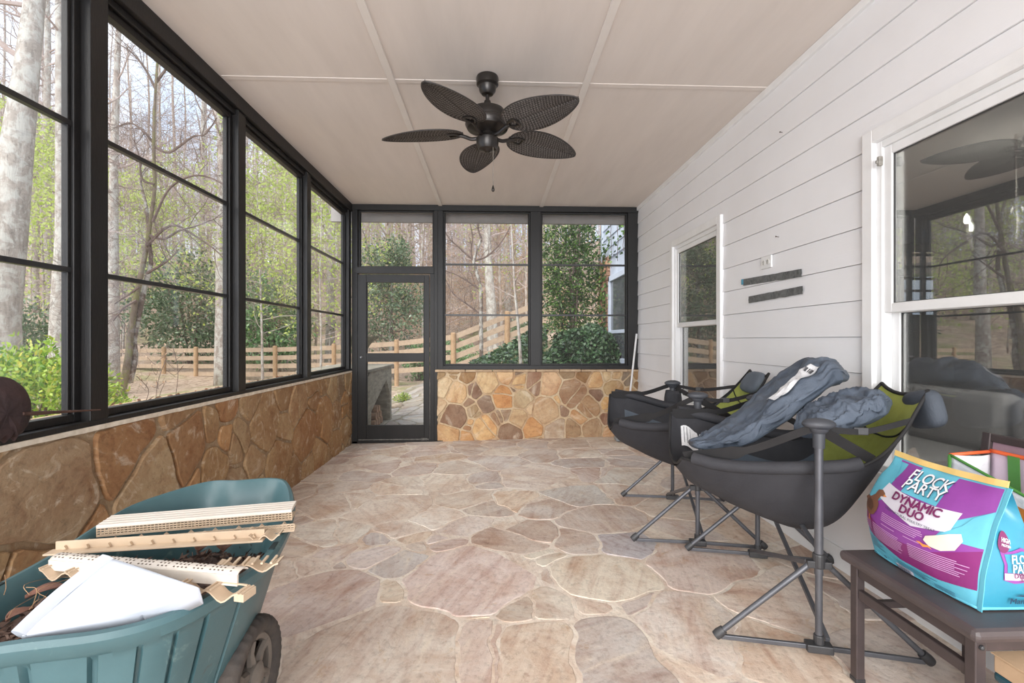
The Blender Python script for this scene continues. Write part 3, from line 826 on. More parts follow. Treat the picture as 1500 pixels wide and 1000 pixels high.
def tree(name, loc, H, r, lean=(0, 0), bark_=0, twig=None, nb=18, zb=.3, bl=.18, kids_=(5, 3), leaves=None, nl=0, ls=.1, seed=1, rise=.35, label=None, cat='tree', group=None, wob=.02, sides=10, spine=None, ltw=.5):
    """trunk, branches (with twigs) and optional foliage, built about its own base"""
    rg = random.Random(seed); o = empty(name, loc, label, cat, group)
    O = V(loc)
    if spine is None:
        n = 9; ph = rg.uniform(0, 6)
        spine = [O + V((lean[0] * H * (i / n) ** 1.1 + wob * H * .3 * sin(i * .9 + ph) * (i / n), lean[1] * H * i / n + wob * H * .3 * cos(i * 1.1 + ph) * (i / n), H * i / n - (.25 if i == 0 else 0))) for i in range(n + 1)]
    n = len(spine) - 1
    rs = [r * (1.25 if i == 0 else 1) * (1 - .78 * i / n) for i in range(n + 1)]
    t = MB(); sp = catmull(spine, 3); rr = [lerp(rs[min(n, i // 3)], rs[min(n, i // 3 + 1)], (i % 3) / 3) for i in range(len(sp))]
    t.tube(sp, rr, sides); t.build('trunk', BK[bark_], o, smooth='all', fix=False)
    b = MB(); tips = []; m = len(sp) - 1
    for k in range(nb):
        f = lerp(zb, .98, (k + rg.random()) / nb); i = min(m - 1, int(f * m)); p = sp[i].lerp(sp[i + 1], f * m - i)
        a = rg.uniform(0, 2 * pi); d = V((cos(a), sin(a), rise * rg.uniform(.4, 1.8)))
        L = H * bl * (1.15 - .6 * f) * rg.uniform(.6, 1.3)
        grow(b, p, d, L, max(.006, rr[i] * .34), len(kids_), rg, tips, kids_, .55, .24, .06)
    if b.v: b.build('branches', twig or twigm, o, fix=False)
    if leaves and tips:
        l = MB()
        for k in range(nl):
            p, d = rg.choice(tips); leaf(l, p + rv(rg) * ls * 2.2, ls * rg.uniform(.6, 1.3), ls * ltw * rg.uniform(.6, 1.2), d * .5 + rv(rg) + V((0, 0, -.2)), rg)
        l.build('foliage', LV[leaves], o, fix=False)
    return o

def shrub(name, loc, rad, n, ls, leaves, seed, label, group=None, cat='shrub', stems=9, hollow=.55, lump=.35, ltw=.45, up=.2, twig=None):
    rg = random.Random(seed); o = empty(name, loc, label, cat, group); O = V(loc)
    rx, ry, rzz = rad; b = MB()
    for k in range(stems):
        a = rg.uniform(0, 2 * pi); q = V((cos(a) * rx * .6 * rg.random(), sin(a) * ry * .6 * rg.random(), rzz * rg.uniform(1.0, 1.7)))
        b.tube(catmull([O + V((cos(a) * .1, sin(a) * .1, -.1)), O + q * .5 + rv(rg) * .1, O + q], 3), [.03, .028, .026, .022, .018, .012, .006], 5)
    b.build('stems', twig or twigd, o, fix=False)
    l = MB(); cnt = 0
    while cnt < n:
        d = rv(rg); s = rg.random() ** .4
        if s < hollow * .6: continue
        nn_ = 1 + lump * noise.noise(d * 2.2 + V((seed, 0, 0))) + lump * .6 * noise.noise(d * 5.5 + V((0, seed, 0)))
        p = V((d.x * rx, d.y * ry, d.z * rzz)) * s * nn_ + V((0, 0, rzz))
        if p.z < .02: continue
        q = O + p
        # small sprays of leaves rather than lone ones
        for k in range(3):
            leaf(l, q + rv(rg) * ls * .6, ls * rg.uniform(.6, 1.3), ls * ltw * rg.uniform(.7, 1.2), d * .7 + rv(rg) * .9 + V((0, 0, up)), rg); cnt += 1
    l.build('foliage', LV[leaves], o, fix=False)
    return o

# ---- individual trees
def sp(pts): return [atd(x, y, d) for x, y, d in pts]
def top_tree(name, pts, r, **kw):
    s = sp(pts); base = V(s[0]); base.z = gz(base.x, base.y)
    s[0] = V((base.x, base.y, base.z - .2))
    return tree(name, base, 10, r, spine=s, **kw)
top_tree('leaning_tree', [(-8, 620, 7), (-2, 470, 7), (12, 347, 7), (26, 208, 7.05), (37, 121, 7.1), (51, 0, 7.2), (72, -170, 7.4), (90, -330, 7.6)], .27,
         bark_=2, nb=8, zb=.6, bl=.14, kids_=(4, 3), seed=3, label='thick pale-barked trunk leaning right outside the nearest left window', twig=twigp, sides=16)
top_tree('forest_tree', [(88, 600, 10), (89, 430, 10), (92, 347, 10), (90, 170, 10), (87, 0, 10.1), (84, -200, 10.2)], .19, bark_=2, nb=12, zb=.35, bl=.16, kids_=(5, 3), seed=4,
         label='straight lichen-covered trunk just right of the thick leaning one', twig=twigp, sides=12)
top_tree('forest_tree', [(163, 570, 12), (165, 400, 12), (166, 300, 12), (168, 200, 12), (174, 30, 12), (180, -140, 12)], .15, bark_=0, nb=12, zb=.4, bl=.15, kids_=(5, 3), seed=5,
         label='grey trunk at left edge of the second left window', twig=twigp)
top_tree('forest_tree', [(326, 560, 14), (325, 450, 14), (324, 380, 14), (326, 221, 14), (317, 150, 14), (310, 20, 14), (304, -120, 14)], .19, bark_=0, nb=10, zb=.45, bl=.15, kids_=(5, 3), seed=6,
         label='tall grey trunk at right edge of the second left window', twig=twigp)
def crooked():
    s = sp([(176, 600, 8.5), (178, 581, 8.5), (188.6, 521, 8.5), (191, 490, 8.5), (199, 438, 8.5), (208, 394, 8.5), (215, 360, 8.5), (219, 333, 8.5), (226.6, 272, 8.5), (225, 207, 8.4), (228, 128, 8.4), (232, 70, 8.4)])
    base = V(s[1]); base.z = gz(base.x, base.y); s[0] = base - V((0, 0, .2))
    o = empty('crooked_tree', base, 'small crooked tree with a mossy trunk outside the second left window', 'tree')
    t = MB(); c = catmull(s, 4); m = len(c); t.tube(c, [lerp(.072, .016, (i / m) ** .75) for i in range(m)], 10); t.build('trunk', BK[3], o, smooth='all', fix=False)
    s2 = sp([(189, 560, 8.6), (197, 525, 8.6), (196, 500, 8.6), (201, 472, 8.6), (213, 417, 8.6), (221, 386, 8.6), (219, 355, 8.6), (214, 300, 8.6), (206, 262, 8.6), (222, 240, 8.6)])
    t = MB(); c2_ = catmull(s2, 4); t.tube(c2_, [lerp(.06, .014, i / len(c2_)) for i in range(len(c2_))], 8); t.build('second_stem', BK[4], o, smooth='all', fix=False)
    rg = random.Random(8); b = MB(); tips = []
    limbs = [[(224, 325), (246, 279), (275, 259), (304, 259), (332, 275), (352, 320)], [(226, 210), (207, 189), (190, 180), (172, 185)], [(228, 130), (214, 103), (194, 78), (170, 62)],
             [(226, 215), (248, 223), (282, 200), (300, 197), (318, 172)], [(229, 120), (246, 96), (262, 60), (270, 20)], [(219, 345), (240, 350), (262, 338), (290, 330), (320, 318)],
             [(232, 70), (222, 30), (226, -30)], [(226, 270), (208, 262), (204, 230), (196, 205)], [(232, 90), (250, 70), (285, 62), (310, 90)], [(214, 360), (250, 330), (285, 345), (322, 372), (340, 400)],
             [(200, 440), (180, 452), (166, 470)], [(203, 420), (190, 430), (168, 445)], [(215, 400), (245, 382), (262, 365)]]
    for L in limbs:
        q = catmull(sp([(x, y, 8.45 + rg.uniform(-.5, .5) * (i / len(L))) for i, (x, y) in enumerate(L)]), 4)
        b.tube(q, [lerp(.026, .007, i / len(q)) for i in range(len(q))], 5)
        for k in range(7):
            i = rg.randrange(len(q) // 4, len(q) - 1); d = (q[i + 1] - q[i]).normalized()
            grow(b, q[i], (d + rv(rg) * 1.1), rg.uniform(.5, 1.2), .008, 3, rg, tips, (5, 4, 3), .62, .25, .03)
    b.build('branches', twigd, o, fix=False)
crooked()
top_tree('forest_tree', [(723, 540, 18), (722, 505, 18), (719, 440, 18), (716, 400, 18), (713, 330, 18), (709, 230, 18), (704, 60, 18)], .25, bark_=2, nb=14, zb=.5, bl=.16, kids_=(5, 3), seed=9,
         label='thick pale trunk in the middle back window, behind the sloping fence', twig=twigp, sides=14)
top_tree('slender_tree', [(764, 560, 8.6), (763, 534, 8.6), (761, 500, 8.6), (757.5, 460, 8.6), (754, 425, 8.6), (752, 387, 8.6), (749, 330, 8.6), (745, 220, 8.6)], .036, bark_=0, nb=10, zb=.5, bl=.12, kids_=(4, 3), seed=10,
         label='slender bent sapling standing in front of the sloping fence', leaves='spring', nl=200, ls=.05)
def dark_tree():
    s = sp([(705, 540, 11.5), (704.5, 460, 11.5), (704, 425, 11.5), (697, 395, 11.5), (694, 382, 11.5), (700, 362, 11.5), (705, 350, 11.5)])
    base = V(s[0]); base.z = gz(base.x, base.y); s[0] = base - V((0, 0, .2))
    o = empty('forked_tree', base, 'small dark forked tree with bare spreading limbs, middle back window', 'tree')
    t = MB(); c = catmull(s, 4); t.tube(c, [lerp(.05, .03, i / len(c)) for i in range(len(c))], 7); t.build('trunk', BK[4], o, smooth='all', fix=False)
    rg = random.Random(21); b = MB(); tips = []
    for L in ([(694, 382), (672, 362), (655, 345), (646, 318)], [(694, 382), (712, 376), (728, 362), (740, 346), (748, 330)], [(704, 425), (690, 415), (668, 402), (650, 396)], [(704, 460), (688, 448), (664, 430), (652, 408)], [(705, 350), (700, 330), (708, 300)], [(697, 395), (690, 370), (692, 345), (684, 310)]):
        q = catmull(sp([(x, y, 11.5) for x, y in L]), 4); b.tube(q, [lerp(.028, .008, i / len(q)) for i in range(len(q))], 5)
        for k in range(6):
            i = rg.randrange(2, len(q) - 1); grow(b, q[i], (q[i + 1] - q[i]).normalized() + rv(rg), rg.uniform(.3, .8), .01, 2, rg, tips, (4, 3), .6, .25, .03)
    b.build('branches', twigd, o, fix=False)
dark_tree()

# ---- woods: prototypes copied with their parts
def scatter(protos, spots, group, label):
    for i, (px, d, sc, rz, k) in enumerate(spots):
        P = protos[k % len(protos)]
        o = P if not P.get('used') else copy_tree(P)
        P['used'] = 1
        p = on(px, d, -.05); o.location = p; o.rotation_euler = (0, 0, rz); o.scale = (sc, sc, sc)
        o['group'] = group; o['label'] = label
    for P in protos:
        if 'used' in P: del P['used']
    for o in bpy.data.objects:
        if 'used' in o: del o['used']
def spots(n, px0, px1, d0, d1, s0, s1, kmax, seed, jit=1.0):
    rg = random.Random(seed); out = []
    for i in range(n):
        out.append((lerp(px0, px1, (i + rg.random() * jit) / n), lerp(d0, d1, rg.random() ** .8), rg.uniform(s0, s1), rg.uniform(0, 6.28), rg.randrange(kmax)))
    return out
tall = [tree('forest_tree', (0, 30 + k, 0), 21, .115 + .03 * k, (rr_, 0), b_, tw, 32, .20, .15, (6, 5), None, 0, seed=30 + k, sides=8) for k, (rr_, b_, tw) in enumerate([(.01, 0, twigp), (-.015, 1, twigm), (.02, 2, twigp), (0, 1, twigm)])]
scatter(tall, spots(58, -10, 885, 19, 54, .75, 1.2, 4, 40), 'tall bare trees of the woods', 'tall bare forest tree, one of many in the woods beyond the fence')
sap = [tree('bare_sapling', (0, 20 + k, 0), 6.5, .030 + .008 * k, (.03 * (k - 1), 0), b_, tw, 30, .12, .28, (7, 6), None, 0, seed=60 + k, sides=6, rise=.5, wob=.05) for k, (b_, tw) in enumerate([(1, twigm), (0, twigp), (1, twigp)])]
scatter(sap, spots(96, -10, 880, 16.5, 42, .8, 1.9, 3, 41), 'bare saplings in the woods', 'twiggy leafless sapling among the taller trunks beyond the fence')
tanl = [tree('beech_sapling', (0, 20 + k, 0), 5.0, .035, (.02, 0), 1, twigm, 22, .1, .3, (5, 4), 'tan', 1900, .085, seed=70 + k, sides=6, rise=.4) for k in range(2)]
scatter(tanl, spots(16, 545, 780, 17, 30, .7, 1.2, 2, 42) + spots(7, 180, 345, 18, 30, .6, 1.0, 2, 43), 'tan-leaved saplings', 'sapling still holding dry tan leaves beyond the fence')
grn = [tree('spring_sapling', (0, 20 + k, 0), 6.5, .04, (.03, 0), 0, twigm, 24, .2, .3, (5, 4), 'spring', 2600, .11, seed=80 + k, sides=6, rise=.25) for k in range(2)]
scatter(grn, [(30, 12, 1.0, 0, 0), (110, 15, 1.1, 2, 1), (180, 19, 1.1, 1, 0), (236, 22, 1.2, 4, 1), (385, 14.5, 1.1, 3, 0), (420, 19, 1.3, 5, 1), (470, 13.6, .95, 2, 0), (482, 18, 1.3, 1, 1), (405, 24, 1.5, 0, 0), (455, 26, 1.5, 2, 1), (560, 26, 1.3, 3, 0), (770, 22, 1.3, 1, 1), (730, 30, 1.4, 2, 0), (65, 20, 1.4, 3, 0)], 'saplings in new leaf', 'young tree with fresh yellow-green spring leaves among the bare trees')
# a far tangle nobody could count
tg = MB(); rg = random.Random(50); tps = []
for k in range(240):
    p = on(rg.uniform(-20, 890), rg.uniform(48, 74), -.2); h = rg.uniform(10, 22)
    tg.tube([p, p + V((rg.uniform(-.4, .4), 0, h * .5)), p + V((rg.uniform(-.8, .8), 0, h))], [.10, .07, .02], 4, False)
    for j in range(7): grow(tg, p + V((0, 0, h * rg.uniform(.3, .95))), V((rg.gauss(0, 1), rg.gauss(0, 1), .6)), rg.uniform(1.5, 3.2), .04, 1, rg, tps, (5,), .6, .25, .08)
tg.build('distant_thicket', twigp, None, 'hazy tangle of trunks and twigs at the back of the woods', 'woods', kind='stuff', fix=False)

# ---- shrubs
shrub('lime_shrub', on(42, 4.6, -.05), (.80, .65, .74), 11000, .062, 'lime', 1, 'bright lime-green leafy shrub outside the nearest left window', lump=.25)
shrub('dark_shrub', on(28, 11, 0), (.95, .8, 1.05), 4200, .11, 'ever', 2, 'dark green shrub behind the lime-green one, nearest left window')
shrub('evergreen_shrub', on(283, 18, -.1), (2.3, 1.8, 2.15), 8500, .16, 'ever', 3, 'large dark evergreen behind the fence, second left window', lump=.5)
shrub('evergreen_shrub', on(400, 17.2, .2), (1.3, 1.2, 1.75), 5200, .17, 'rhodo', 4, 'glossy green rhododendron-like shrub behind the fence, third left window', lump=.5)
shrub('evergreen_shrub', on(345, 20, -.1), (1.2, 1.2, 1.3), 2600, .15, 'ever', 5, 'smaller dark evergreen filling the gap between two larger shrubs', lump=.5)
tree('holly_tree', on(573, 16, 0), 4.3, .10, (.0, 0), 4, twigd, 24, .18, .24, (5, 3), 'ever', 6000, .12, seed=90, label='dark-leaved holly tree behind the fence, seen through the screen door', rise=.3)
shrub('spring_shrub', on(560, 22, 2.4), (1.5, 1.2, 1.3), 2600, .14, 'spring', 7, 'yellow-green shrub high behind the holly, above the door')
shrub('green_shrub', on(615, 15.6, 0), (.55, .5, .6), 1500, .10, 'rhodo', 8, 'bright green low shrub behind the fence, right of the screen door post')
shrub('low_evergreen', on(660, 15.5, -.1), (1.0, .6, .55), 2600, .09, 'rhodo', 9, 'low green undergrowth clump behind the fence post, middle back window')
shrub('low_evergreen', on(780, 15.5, -.2), (.9, .6, .5), 1800, .09, 'ever', 10, 'low dark clump behind the climbing fence rails, by the right mullion')
shrub('weedy_clump', on(176, 7.4, -.05), (.30, .3, .32), 1500, .05, 'lime', 12, 'weedy yellow-green clump at the foot of the crooked mossy tree')
shrub('corner_evergreen', on(836, 9.9, -.3), (.66, .62, 1.75), 9000, .085, 'dark', 13, 'tall dark glossy evergreen against the corner of the house wing', lump=.45)
# ivy bank and climbers
iv = MB(); rg = random.Random(33)
ivo = empty('ivy_bank', on(850, 8.4, 0), 'mound of dark ivy covering the bank beside the house wing', 'ivy')
O = wloc(ivo); cnt = 0
while cnt < 8500:
    d = rv(rg); s = 1 + .18 * noise.noise(d * 3)
    p = V((d.x * .82, d.y * .75, abs(d.z) * 1.05)) * s
    if d.y > .5: continue
    q = O + V((.18, .25, -.1)) + p
    if q.x > 2.16: q.x = 2.16 - rg.random() * .05
    leaf(iv, q, .085 * rg.uniform(.6, 1.2), .075 * rg.uniform(.6, 1.1), d * .5 + V((rg.gauss(0, .6), rg.gauss(0, .6), -.7)), rg); cnt += 1
iv.build('foliage', LV['ivy'], ivo, fix=False)
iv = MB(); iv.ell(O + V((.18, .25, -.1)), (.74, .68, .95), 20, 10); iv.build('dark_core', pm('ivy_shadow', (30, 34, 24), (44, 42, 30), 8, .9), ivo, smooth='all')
for k in range(26):
    pass
gc = MB(); rg = random.Random(35)
gco = empty('ground_ivy', on(735, 10.2, 0), 'ivy spreading over the ground below the climbing fence', 'ivy')
for k in range(3600):
    px = rg.uniform(690, 800); d = rg.uniform(8.6, 12.0); q = on(px, d, rg.uniform(0, .16 + .2 * sstep(700, 790, px)))
    leaf(gc, q, .09 * rg.uniform(.6, 1.2), .075, V((rg.gauss(0, 1), rg.gauss(0, 1), .2)), rg)
gc.build('foliage', LV['ivy'], gco, fix=False, kind='stuff')

# ---- four-rail fence
fw = pm('fence_timber', (176, 144, 108), (154, 122, 90), 5, .8, 0, .3, 40, (2, 2, 2))
fw2 = pm('fence_rail_timber', (156, 134, 112), (174, 152, 128), 5, .8, 0, .3, 40, (2, 2, 2))
FP = [(100, 511, 17.5), (148, 510.5, 17), (196, 510, 16.6), (240, 509.5, 16.2), (287, 509.5, 16), (345, 509, 15.6), (403, 508, 15.2), (489, 505, 14.6), (581, 499, 13.8), (664, 489, 12.5), (743, 458, 12.3), (824, 425, 12.1), (880, 400, 12.0)]
tops = [atd(*f) for f in FP]
fe = empty('rail_fence', (tops[4].x, tops[4].y, gz(tops[4].x, tops[4].y)), 'four-rail timber fence along the edge of the woods, climbing at right', 'fence')
for i, t in enumerate(tops):
    b = MB(); b.tube([V((t.x, t.y, min(gz(t.x, t.y) - .1, t.z - 1.0))), V((t.x, t.y, t.z + .02)), V((t.x, t.y, t.z + .04))], [.068, .068, .05], 10)
    b.build('fence_post', fw, fe, smooth=True)
for a, c in zip(tops[:-1], tops[1:]):
    for k in range(4):
        z = -.085 - .262 * k
        n_ = V((CAM.x - a.x, CAM.y - a.y, 0)).normalized() * -.055
        b = MB(); b.bar(a + V((0, 0, z)) + n_, c + V((0, 0, z)) + n_, .035, .14); b.build('rail', fw2, fe)

# ---- things by the door
pa = MB(); pa.col = []; rg = random.Random(3)
sd = fill_seeds([], (-2.2, -.2, 5.95, 12.5), .42, rg, [(156, 152, 146), (142, 138, 132), (168, 162, 154), (150, 144, 132)], (0, .02))
stonework(pa, sd, (-2.2, -.2, 5.95, 12.5), lambda u, v, h: V((u + .05 * sin(v), v, max(-.03, gz(u, v) + .02) + h)), .03, .01, lin((132, 128, 108))[:3] + (.3,), rng, .05, .02, 1)
pa.build('garden_path', M['wallstone'], kind='structure')
cr = empty('log_store', (-1.95, 7.3, -.06), 'weathered grey log store with an arched opening outside the screen door', 'log store')
wood = pm('weathered_board', (150, 144, 128), (112, 106, 92), 6, .9, 0, .5, 30, (1, 1, 4))
x1, yA, yB_ = -1.60, 6.05, 7.62
zt0 = .83
b = MB()
ol = [(yA, -.06), (yB_, -.06), (yB_, zt0), (yA, zt0 - .02)]
ar = [(yA + .26, .0), (yB_ - .10, .0), (yB_ - .12, .42), (yB_ - .34, .64), (yB_ - .55, .58), (yA + .32, .30)]
def side(u, v, h): return V((x1 - h, u, v))
# front board with an arched hole, as strips around the opening
def ring2(outer, inner, fn, t, mb):
    n = len(inner)
    cy = sum(p[0] for p in inner) / n; cz = sum(p[1] for p in inner) / n
    def out(p):
        dy, dz_ = p[0] - cy, p[1] - cz; k = 1e9
        y_0, y_1, z_0, z_1 = outer
        if dy > 0: k = min(k, (y_1 - cy) / dy)
        if dy < 0: k = min(k, (y_0 - cy) / dy)
        if dz_ > 0: k = min(k, (z_1 - cz) / dz_)
        if dz_ < 0: k = min(k, (z_0 - cz) / dz_)
        return (cy + dy * k, cz + dz_ * k)
    IN = []
    for a in range(n):
        p, q = inner[a], inner[(a + 1) % n]
        for k in range(8): IN.append((lerp(p[0], q[0], k / 8), lerp(p[1], q[1], k / 8)))
    m = len(IN); OUT = [out(p) for p in IN]
    vs = [fn(*p, 0) for p in IN] + [fn(*p, 0) for p in OUT] + [fn(*p, t) for p in IN] + [fn(*p, t) for p in OUT]; fs = []
    for a in range(m):
        c = (a + 1) % m
        fs += [(a, c, m + c, m + a), (2 * m + a, 3 * m + a, 3 * m + c, 2 * m + c), (a, 2 * m + a, 2 * m + c, c), (m + a, m + c, 3 * m + c, 3 * m + a)]
    mb.add(vs, fs)
ring2((yA, yB_, -.06, zt0), ar, side, .05, b); b.build('front_board', wood, cr)
b = MB(); b.box((x1 - .8, yA, -.06), (x1 - .05, yA + .05, zt0)); b.build('side_board', wood, cr)
b = MB(); b.box((x1 - .8, yB_ - .05, -.06), (x1 - .05, yB_, zt0)); b.build('side_board', wood, cr)
b = MB(); b.box((x1 - .8, yA + .05, -.06), (x1 - .75, yB_ - .05, zt0)); b.build('back_board', wood, cr)
b = MB(); b.box((x1 - .84, yA - .03, zt0), (x1 + .03, yB_ + .03, zt0 + .035)); b.build('top_slab', wood, cr, bevel=.006)
b = MB(); b.box((x1 - .75, yA + .05, -.06), (x1 - .05, yB_ - .05, -.01)); b.build('bottom_board', wood, cr)
lgm = pm('split_log', (176, 138, 108), (122, 96, 76), 9, .9, 0, .5, 40)
for i, (y, z, r_) in enumerate([(6.88, .045, .055), (7.01, .045, .055), (7.14, .045, .055), (7.28, .045, .055), (6.94, .145, .05), (7.07, .145, .05), (7.21, .145, .05), (7.0, .24, .045), (7.13, .24, .045)]):
    b = MB(); b.tube([(x1 - .60, y, z), (x1 - .3, y + .004, z), (x1 - .07, y, z)], [r_, r_ * 1.03, r_], 9); b.build('log', lgm, None, 'split firewood log stacked inside the grey log store', 'log', 'firewood logs')
ur = empty('stone_urn', (-1.98, 7.22, zt0 + .035), 'dark mossy carved urn standing on the log store', 'urn')
st = pm('mossy_stone', (86, 84, 66), (118, 114, 92), 14, .95, 0, .8, 30, bdist=.02)
b = MB(); b.lathe([(.11, 0), (.11, .03), (.07, .06), (.05, .12), (.09, .16), (.05, .19)], wloc(ur), 20); b.build('pedestal', st, ur, smooth=True)
b = MB()
def bowl(a, t):
    an = 2 * pi * a; prof = [(.05, .18), (.10, .22), (.14, .30), (.19, .36), (.25, .40), (.27, .44), (.245, .43), (.10, .34), (.0, .33)]
    i = min(7, int(t * 8)); f = t * 8 - i; r_ = lerp(prof[i][0], prof[i + 1][0], f); z = lerp(prof[i][1], prof[i + 1][1], f)
    r_ *= 1 + .05 * cos(an * 10) * min(1, t * 2)
    return wloc(ur) + V((r_ * cos(an), r_ * sin(an), z))
b.grid(bowl, 60, 17, True); b.build('bowl', st, ur, smooth='all')
p = atd(490, 536, 7.6)
go = empty('white_drum', (p.x, p.y, gz(p.x, p.y)), 'white rounded drum showing at the sill of the last left window', 'drum')
b = MB(); hh = p.z + .02 - gz(p.x, p.y); z0 = gz(p.x, p.y)
b.lathe([(.20, 0), (.215, .03), (.22, hh - .14), (.20, hh - .06), (.13, hh - .012), (.0, hh)], (p.x, p.y, z0), 26); b.build('shell', pm('white_plastic_drum', (226, 230, 234), (212, 216, 220), 5, .4), go, smooth=True)
b = MB(); b.tube([(p.x + .223 * cos(2 * pi * k / 24), p.y + .223 * sin(2 * pi * k / 24), z0 + hh * .75) for k in range(25)], .008, 6); b.build('hoop', M['weather'], go)
rock = pm('garden_rock', (168, 152, 132), (130, 116, 100), 9, .95, 0, .8, 20, bdist=.02)
for i, (px, py, d, r_, lab) in enumerate([(582, 588, 8.6, .10, 'brown edging stone nearest the log store beside the garden path'), (588, 574, 9.6, .13, 'larger edging stone farther along the garden path'), (583, 565, 10.5, .11, 'farthest edging stone by the garden path')]):
    q = on(px, d, .03); b = MB(); rg = random.Random(i); b.ell(q, (r_ * 1.3, r_, r_ * .7), 14, 9, None, lambda p_: p_ * (1 + .25 * noise.noise(p_ * 2 + V((i * 3, 0, 0))))); b.build('edging_stone', rock, None, lab, 'stone', smooth='all')
shrub('moss_clump', on(590, 9.2, -.02), (.16, .12, .10), 700, .035, 'lime', 15, 'bright yellow-green moss clump beside the garden path', cat='plant', stems=3)
# weeds rising from the ledge outside the second left window
for k, (px, h) in enumerate([(228, .26), (257, .34), (213, .16), (470, .2), (232, .12)]):
    b = MB(); q = atX(px, 600, XL - .34); q.z = TL + .002; rg = random.Random(k + 2); tp = []
    e = empty('dry_weed', q, 'dry weed stalk standing on the ledge outside the left windows', 'weed', 'weeds on the ledge')
    b.tube(catmull([q, q + V((.01, .01, h * .5)), q + V((rg.uniform(-.04, .04), rg.uniform(-.05, .05), h))], 4), .002, 5)
    for j in range(5): grow(b, q + V((0, 0, h * rg.uniform(.3, .9))), V((rg.gauss(0, 1), rg.gauss(0, 1), .7)), h * .25, .0014, 0, rg, tp, ())
    b.build('stalk', twigd, e, fix=False)
    l = MB()
    for p_, d_ in tp: leaf(l, p_, .018, .008, d_, rg)
    l.build('leaves', LV['tan'], e, fix=False)
dl = MB(); rg = random.Random(77)
for k in range(420):
    y = rg.uniform(.6, 5.6); q = V((XL - rg.uniform(.14, .42), y, TL + .008 + rg.random() * .012))
    leaf(dl, q, rg.uniform(.02, .05), rg.uniform(.012, .025), V((rg.gauss(0, 1), rg.gauss(0, 1), rg.gauss(0, .25))), rg)
dl.build('dry_leaf_scatter', leafmat('fallen_leaves', [(112, 72, 56), (150, 108, 80), (90, 58, 46), (176, 140, 108)], .15, .8), None, 'dry brown leaves scattered on the ledge outside the left windows', 'leaves', kind='stuff', fix=False)

# ---- house wing beyond the back windows
hw = empty('house_wing', (2.2, 8.2, 0), 'blue-white sided house wing with stacked stone corner, right back window', 'building')
bl = pm('blue_white_siding', (196, 206, 222), (184, 194, 212), 2, .6, 0, .1)
XW = 2.2
b = MB()
for k in range(8):
    z = 2.78 + k * .20
    b.add([(XW - .02, 6.66, z), (XW - .02, 9.45, z), (XW, 9.45, z + .198), (XW, 6.66, z + .198), (XW + .1, 6.66, z), (XW + .1, 9.45, z), (XW + .1, 9.45, z + .198), (XW + .1, 6.66, z + .198)], [(0, 3, 2, 1), (0, 1, 5, 4), (2, 3, 7, 6), (1, 2, 6, 5), (3, 0, 4, 7)])
b.box((XW + .01, 6.66, -.3), (XW + .15, 8.95, 2.78)); b.build('siding', bl, hw)
b = MB(); b.box((XW - .035, 9.40, 2.78), (XW + .12, 9.52, 4.4)); b.build('corner_board', bl, hw)
b = MB(); b.col = []; rg = random.Random(9)
z = -.2
while z < 2.8:
    h_ = rg.uniform(.06, .13); y = 8.93
    while y < 9.62:
        l_ = rg.uniform(.12, .3); k_ = rg.uniform(-.02, .02)
        b.box((XW - .05 + k_, y, z), (XW + .3, min(9.66, y + l_ - .012), z + h_ - .012)); b.col += [lin(rg.choice([(176, 130, 98), (150, 112, 88), (190, 150, 116), (132, 100, 82), (168, 128, 104)]))[:3] + (rg.random(),)] * 6
        y += l_
    z += h_
b.build('stacked_stone', M['wallstone'], hw)
wf = MB(); y0, y1, z0, z1 = 7.62, 8.86, .85, 2.42
for a in (((XW - .05, y0, z0), (XW + .05, y0 + .09, z1)), ((XW - .05, y1 - .09, z0), (XW + .05, y1, z1)), ((XW - .05, y0, z1 - .1), (XW + .05, y1, z1)), ((XW - .05, y0, z0), (XW + .05, y1, z0 + .08)), ((XW - .03, y0, 1.36), (XW + .05, y1, 1.42))): wf.box(*a)
wf.build('window_frame', bl, hw, bevel=.006)
wf = MB(); wf.box((XW - .012, y0 + .08, z0 + .07), (XW - .004, y1 - .08, z1 - .09)); wf.build('window_pane', pm('dim_wing_glass', (92, 96, 100), (70, 74, 78), 3, .08, 0, 0), hw)
vn = empty('climbing_ivy', (XW - .04, 8.9, 0), 'ivy strands climbing the corner and siding of the house wing', 'ivy')
rg = random.Random(17); st_ = MB(); l = MB()
for k, (y, z0, hgt) in enumerate([(9.3, .3, 2.6), (9.55, .2, 3.1), (8.98, 1.0, 2.0), (8.6, 2.55, .9), (8.15, 2.6, 1.2), (7.75, 2.7, 1.0), (7.55, 2.9, .8)]):
    pts = [V((XW - .055, y + .12 * noise.noise(V((i * .5, k, 0))), z0 + hgt * i / 10)) for i in range(11)]
    st_.tube(pts, .005, 5)
    for i in range(150 if y > 8.8 else 24):
        p_ = rg.choice(pts) + V((rg.uniform(-.05, .0), rg.gauss(0, .06), rg.gauss(0, .08)))
        leaf(l, p_, rg.uniform(.05, .09), rg.uniform(.04, .07), V((rg.uniform(-.6, 0), rg.gauss(0, .6), -.6)), rg)
st_.build('stems', twigd, vn, fix=False); l.build('foliage', LV['dark'], vn, fix=False)
